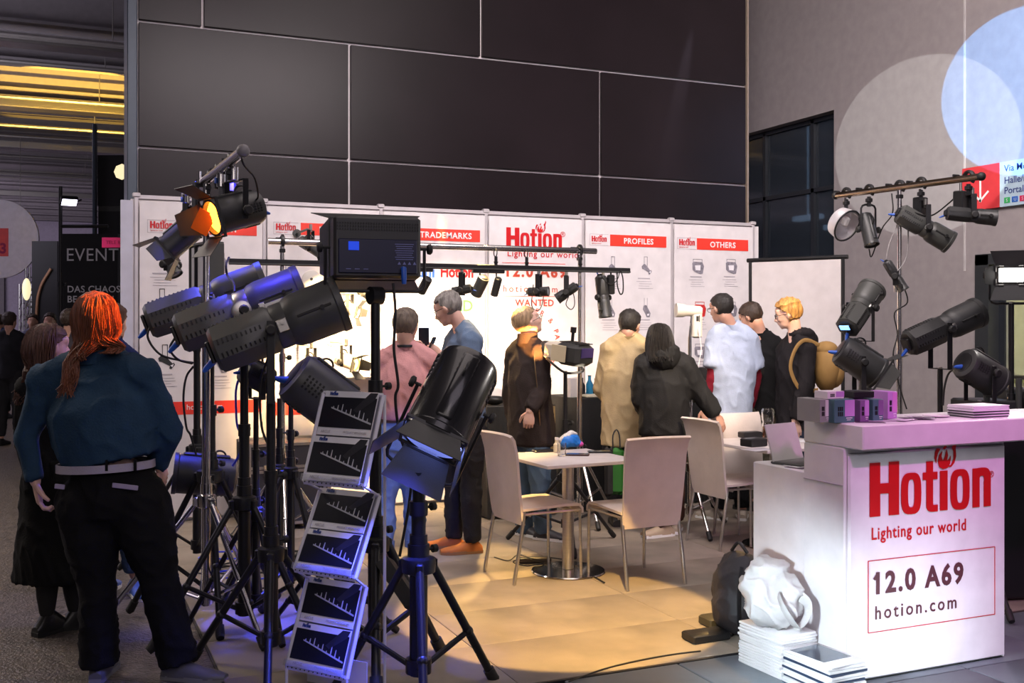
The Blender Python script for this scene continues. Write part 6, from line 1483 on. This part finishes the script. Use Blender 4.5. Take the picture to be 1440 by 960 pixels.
for k in range(9):
    c=PY(1376,575,CY+.05); o=slab('catalogue',('pink-lit' if k>4 else 'dark-edged')+' catalogue in the stack at the right end of the counter','catalogue',Vector((c.x+rr.uniform(-.004,.004),c.y+rr.uniform(-.004,.004),ctz+k*.0062)),(.23,.16,.006),rr.uniform(-.03,.03),PAPER if k%2 or k>4 else mat('dark_cover',(.05,.05,.055),.4),.001,'catalogue stack on the counter, '+('upper' if k>4 else 'lower'))
# papers and laptop on side desk
lp=Vector((CX+.16,CY+.52,.905)); tt=thing('laptop','pale laptop lid standing open on the lower desk behind the counter','laptop',lp,(0,0,.25)); q=M(); q.box((0,0,.008),(.24,.18,.014),bev=.004); q.build('keyboard_base',GREYM,tt,True); q=M(); q.box((.0,.10,.10),(.24,.010,.19),rot=(-.3,0,0),bev=.003); q.build('lid',mat('pale_laptop_lid',(.55,.53,.52),.35),tt,True)
for k in range(4): slab('flyer','flyer fanned out on the lower desk behind the counter','flyer',Vector((CX+.09+.02*k,CY+.42+.03*k,.9055+.0017*k)),(.15,.10,.0015),.3-.25*k,mat('dark_flyer_print',(.12,.08,.13),.4) if k%2==0 else PAPER,.0004,'flyers on the lower desk')
# paper piles by the counter side: A4 reams
gA=G(1078,892,-.013); 
def pile(c,n,rz,lab,grp,th=.011,cover=None,sz=(.21,.297)):
    for k in range(n):
        slab('magazine',lab,'magazine',Vector((c.x+rr.uniform(-.006,.006),c.y+rr.uniform(-.006,.006),c.z+k*th)),(sz[0],sz[1],th-.0012),rz+rr.uniform(-.03,.03),cover if (cover and k%3==0) else PAPER,.002,grp)
pl=Vector((3.10,4.02,-.012)); pile(pl,16,.06,'magazine in the taller white pile beside the counter','taller magazine pile',.0125)
pl2=Vector((3.105,3.70,-.012)); pile(pl2,12,.05,'magazine with dark edge bands in the lower pile beside the counter','lower magazine pile',.0125,mat('navy_cover',(.03,.05,.10),.3))
mg=thing('magazine','open-faced magazine with a dark photo cover on the lower pile','magazine',Vector((3.105,3.70,-.012+12*.0125)),(0,0,.12)); q=M(); q.box((0,0,.004),(.21,.297,.007),bev=.002); q.build('pages',PAPER,mg,True); q=M(); q.box((0,.02,.008),(.17,.2,.001)); q.build('cover_photo',mat('steel_blue_photo',(.05,.09,.15),.2,coat=.5,var=.4,vscale=12),mg,True)
# plastic bags
BAGP=mat('white_plastic_film',(.82,.82,.82),.28,trans=.35,bump=1.0,bscale=14)
bgk=.88; bg=thing('plastic_bag','crumpled white plastic carrier bag lying on the taller magazine pile','bag',Vector((3.08,4.02,.19)))
q=M(); q.ball((0,0,.11),(.15,.17,.11),n=24,m=14); q.ball((.03,-.05,.20),(.10,.12,.09),n=20,m=12); q.ball((-.07,.05,.19),(.10,.13,.09),n=20,m=12); q.ball((.0,.05,.28),(.12,.10,.07),n=20,m=12)
for v in q.v: v.x*=.88; v.y*=.88; v.z*=.88
soft(q,'film',BAGP,bg,vox=.009,amp=.024,f=9,seed=5)
q=M()
for s_ in (-1,1): q.tube(smooth_path([(.05*s_,-.10,.17),(.07*s_,-.16,.13),(.03*s_,-.18,.06),(-.01*s_,-.16,.03)],4),[(.026,.004)]*13,6)
q.build('handle',BAGP,bg,True)
# backpack and cable box behind
bp=thing('rucksack','dark rucksack standing behind the magazine piles against the lower desk','backpack',G(1040,893),(0,0,.3)); 
q=M(); q.ball((0,0,.22),(.11,.16,.22),n=22,m=14); q.ball((-.06,0,.15),(.08,.12,.13),n=18,m=12)
for v in q.v: v.z=max(v.z,.002)
soft(q,'pouch',mat('dark_nylon',(.018,.016,.02),.6,bump=.3,bscale=30),bp,vox=.010,amp=.010,f=10)
q=M(); q.tube(smooth_path([(0,-.05,.43),(-.02,-.01,.48),(0,.05,.43)],5),.009,8); q.build('handle',BLACKM,bp,True)
q=M(); q.tube(smooth_path([(-.10,-.09,.38),(-.15,-.11,.25),(-.13,-.10,.10),(-.10,-.08,.04)],4),[(.016,.004)]*13,6); q.build('strap',BLACKM,bp,True)
cb_=thing('cable_box','low black distribution box on the carpet edge beside the rucksack','box',G(1012,908,0.0)+Vector((0,.12,0)),(0,0,.0)); q=M(); q.box((0,0,.022),(.22,.12,.04),bev=.006); q.build('housing',BLACKM,cb_,True)
lb=thing('adapter_box','small black adapter on the carpet by the rucksack','box',G(1008,878,0.0)); q=M(); q.box((0,0,.025),(.16,.12,.05),bev=.008); q.build('housing',mat('olive_black_plastic',(.04,.035,.02),.5),lb,True)
cable('black cable leading from the adapter to the rucksack',[G(1000,870,.01),G(1015,880,.02),G(1028,893,.01),G(1032,886,.02)],.006)
cable('thin black cable crossing the carpet in front of the counter',[G(800,958,.004),G(850,940,.004),G(900,928,.004),G(945,920,.004),G(985,915,.004)],.004)
# ================================================================ HALL LEFT: kiosk, banners, stands
KB=mat('black_kiosk',(.012,.012,.014),.4)
def pxw(px,d): return (px-720)/F*d
kd=16.0; a_=P(166,455,kd)
kk=thing('kiosk_tower','tall black tower kiosk with round logos and a glowing white strip at the left','kiosk',Vector((a_.x,a_.y,-.02)),(0,0,-YAW))
w_=.52; q=M(); q.box((.03,0,1.65),(w_-.06,w_,3.3)); q.box((.0,0,3.76),(w_-.10,w_,.76)); q.build('body',KB,kk,True)
q=M(); q.box((.02,0,3.34),(w_-.08,w_*.98,.08)); q.build('joint_band',GREYM,kk,True)
q=M(); q.box((-.235,-.30,2.9),(.05,.08,3.4),bev=.01); q.build('corner_post',BLUEG,kk,True)
for (x,z_) in ((.235,3.89),):
    q=M(); q.lathe([(.10,-.005),(.12,0),(.10,.006)],Matrix.Translation((x-.08,-.262,z_)),n=8); q.build('logo_disc',mat('cream_sign_glow',(.9,.8,.5),.4,emit=.8,ecol=(1,.85,.5)),kk,True)
q=M(); q.box((.125,-.262,1.95),(.09,.01,.85)); q.build('glow_strip',mat('lit_strip',(1,1,.95),.4,emit=3,ecol=(1,.98,.9)),kk,True)
q=M(); q.box((.125,-.268,1.42),(.09,.01,.14)); q.build('green_strip',mat('lit_green',(.2,.9,.1),.4,emit=1.5,ecol=(.25,.9,.05)),kk,True)
b_=P(165,341,10.3); fl_=thing('flag_sign','small magenta pennant sign at the corner of the dark tower wall','sign',b_,(0,0,-YAW)); q=M(); q.box((0,0,0),(.30,.012,.10),bev=.002); q.build('sign_face',mat('magenta_sign',(.75,.02,.18),.5),fl_,True); text('TELE RADIO',.035,b_+RT*-.11-FW*.008-UP*.015,mat('dark_red_print',(.3,.0,.06),.5),fl_,ax=RT,ay=UP)
q=M(); q.cyl((.15,0,0),(.24,.05,0),.008,n=8); q.build('bracket',BLACKM,fl_,True)
# black EVENT banner wall
bd=15.0; c=P(122,455,bd); bw=thing('banner_wall','tall black banner wall with thin white EVENT lettering at the left','banner',Vector((c.x,c.y,-.02)),(0,0,-YAW))
hb=EYE+(HY-329)/F*bd+.02; q=M(); q.box((.05,0,hb/2),((160-88)/F*bd+.1,.12,hb)); q.build('panel_face',KB,bw,True)
o=P(95,367,bd)-FW*.065; text('EVENT',.185,o,WINK,bw,ax=RT,ay=UP,sp=1.05,sx=.95)
o=P(97,411,bd)-FW*.065; text('DAS CHAOS',.095,o,WINK,bw,ax=RT,ay=UP,bold=.02,sp=1.05); o=P(97,425,bd)-FW*.065; text('BEGINNEN',.095,o,WINK,bw,ax=RT,ay=UP,bold=.02,sp=1.05)
# lamp on tall stand
ld=13.0; c=P(85,455,ld); stt=stand('tall black stand far left with a white lit floodlight',Vector((c.x,c.y,-.02)),EYE+(HY-262)/F*ld+.02,.9,.5,.3,BLACKM,.028)
c=P(97,282,ld); fl2=thing('floodlight','small floodlight with a lit white face on the tall stand far left','lamp',c,frame((0,0,0),cdir(.35,-.5,-.75)).to_3x3().to_euler()); q=M(); q.box((0,0,0),(.20,.06,.13),bev=.012); q.build('housing',BLACKM,fl2,True); q=M(); q.box((0,.033,0),(.17,.006,.10)); q.build('lit_face',mat('violet_white_lamp',(.9,.85,1),.4,emit=6,ecol=(.8,.75,1)),fl2,True)
q=M(); q.tube([Vector((-.10,0,0)),Vector((-.13,-.02,.0)),Vector((-.15,-.03,.0))],.01,6); q.build('bracket',BLACKM,fl2,True)
q=M(); c1_=P(85,318,ld); c2_=P(152,318,ld); cr=thing('cross_tube','thin black cross tube from the tall stand towards the kiosk','tube',c1_); q.cyl(c1_,c2_,.022,n=8); q.build('tube',BLACKM,cr)
# white disc banner with red square
c=P(0,336,31.2); dsk=thing('disc_banner','huge white round banner with a red square hanging in the far hall','banner',c,(0,0,-YAW)); q=M(); q.lathe([(.001,-.04),(1.16,-.04),(1.16,.04),(.001,.04)],n=64); q.build('disc',mat('white_banner',(.74,.70,.78),.7),dsk,True)
q=M(); q.box((-.05,-.05,-.1),(.60,.02,.83) if False else (.64,.02,.83)); q.build('red_square',mat('coral_red_print',(.72,.08,.08),.6),dsk,True)
text('3',.30,c+RT*.02-FW*.065-UP*.42,mat('dark_red_print',(.3,.0,.06),.5),dsk,ax=RT,ay=UP,bold=.05)
for s_ in (-.6,.6): q=M(); q.cyl((s_,0,.9),(s_,0,3.0),.012,n=6); q.build('wire',STEEL,dsk,True)
# arched display, truss towers
for (px,dd,h_,lab) in ((48,24,2.9,'silver truss tower beside the arched display far down the aisle'),(38,26,2.6,'second silver truss tower farther left in the hall')):
    c=P(px,455,dd); tt=thing('truss_tower',lab,'truss',Vector((c.x,c.y,-.02)),(0,0,.3))
    for x in (-.14,.14):
        for y in (-.14,.14): q=M(); q.cyl((x,y,0),(x,y,h_),.024,n=8); q.build('chord',CHROME,tt,True)
    q=M()
    for k in range(int(h_/.28)):
        z_=k*.28
        for a0_,a1_ in (((-.14,-.14),(.14,-.14)),((.14,-.14),(.14,.14)),((.14,.14),(-.14,.14)),((-.14,.14),(-.14,-.14))): q.cyl((*a0_,z_),(*a1_,z_+.28),.010,n=5)
    q.build('lattice',CHROME,tt,True)['kind']='stuff'
c=P(72,455,21); ds=thing('display_booth','dark display booth with an arched wooden strip far down the aisle','booth',Vector((c.x,c.y,-.02)),(0,0,-YAW)); q=M(); q.box((0,0,1.62),(.50,.6,3.25)); q.build('body',KB,ds,True)
q=M(); q.tube(smooth_path([(-.14,-.33,.9),(-.14,-.33,1.9),(-.06,-.33,2.35),(.14,-.33,2.7)],5),[(.03,.02)]*16,6); q.build('arch_strip',mat('copper_strip',(.45,.25,.14),.4,.5),ds,True)
q=M(); q.ball((-.40,-.2,2.30),(.08,.08,.22),n=18,m=12); q.build('round_lamp',mat('cream_sign_glow',(.9,.8,.5),.4,emit=.8,ecol=(1,.85,.5)),ds,True)
for k,(px,py,dd,w2,h2) in enumerate(((10,380,40,3.0,1.6),(60,420,30,1.2,.5),(78,404,14,.13,.05))):
    c=P(px,py,dd)
    if k==9: tt=thing('shelf_sign','small red strip sign on the tall stand at the left','sign',c,(0,0,-YAW)); q=M(); q.box((0,0,0),(w2,.02,h2)); q.build('sign_face',mat('magenta_sign',(.75,.02,.18),.5),tt,True)
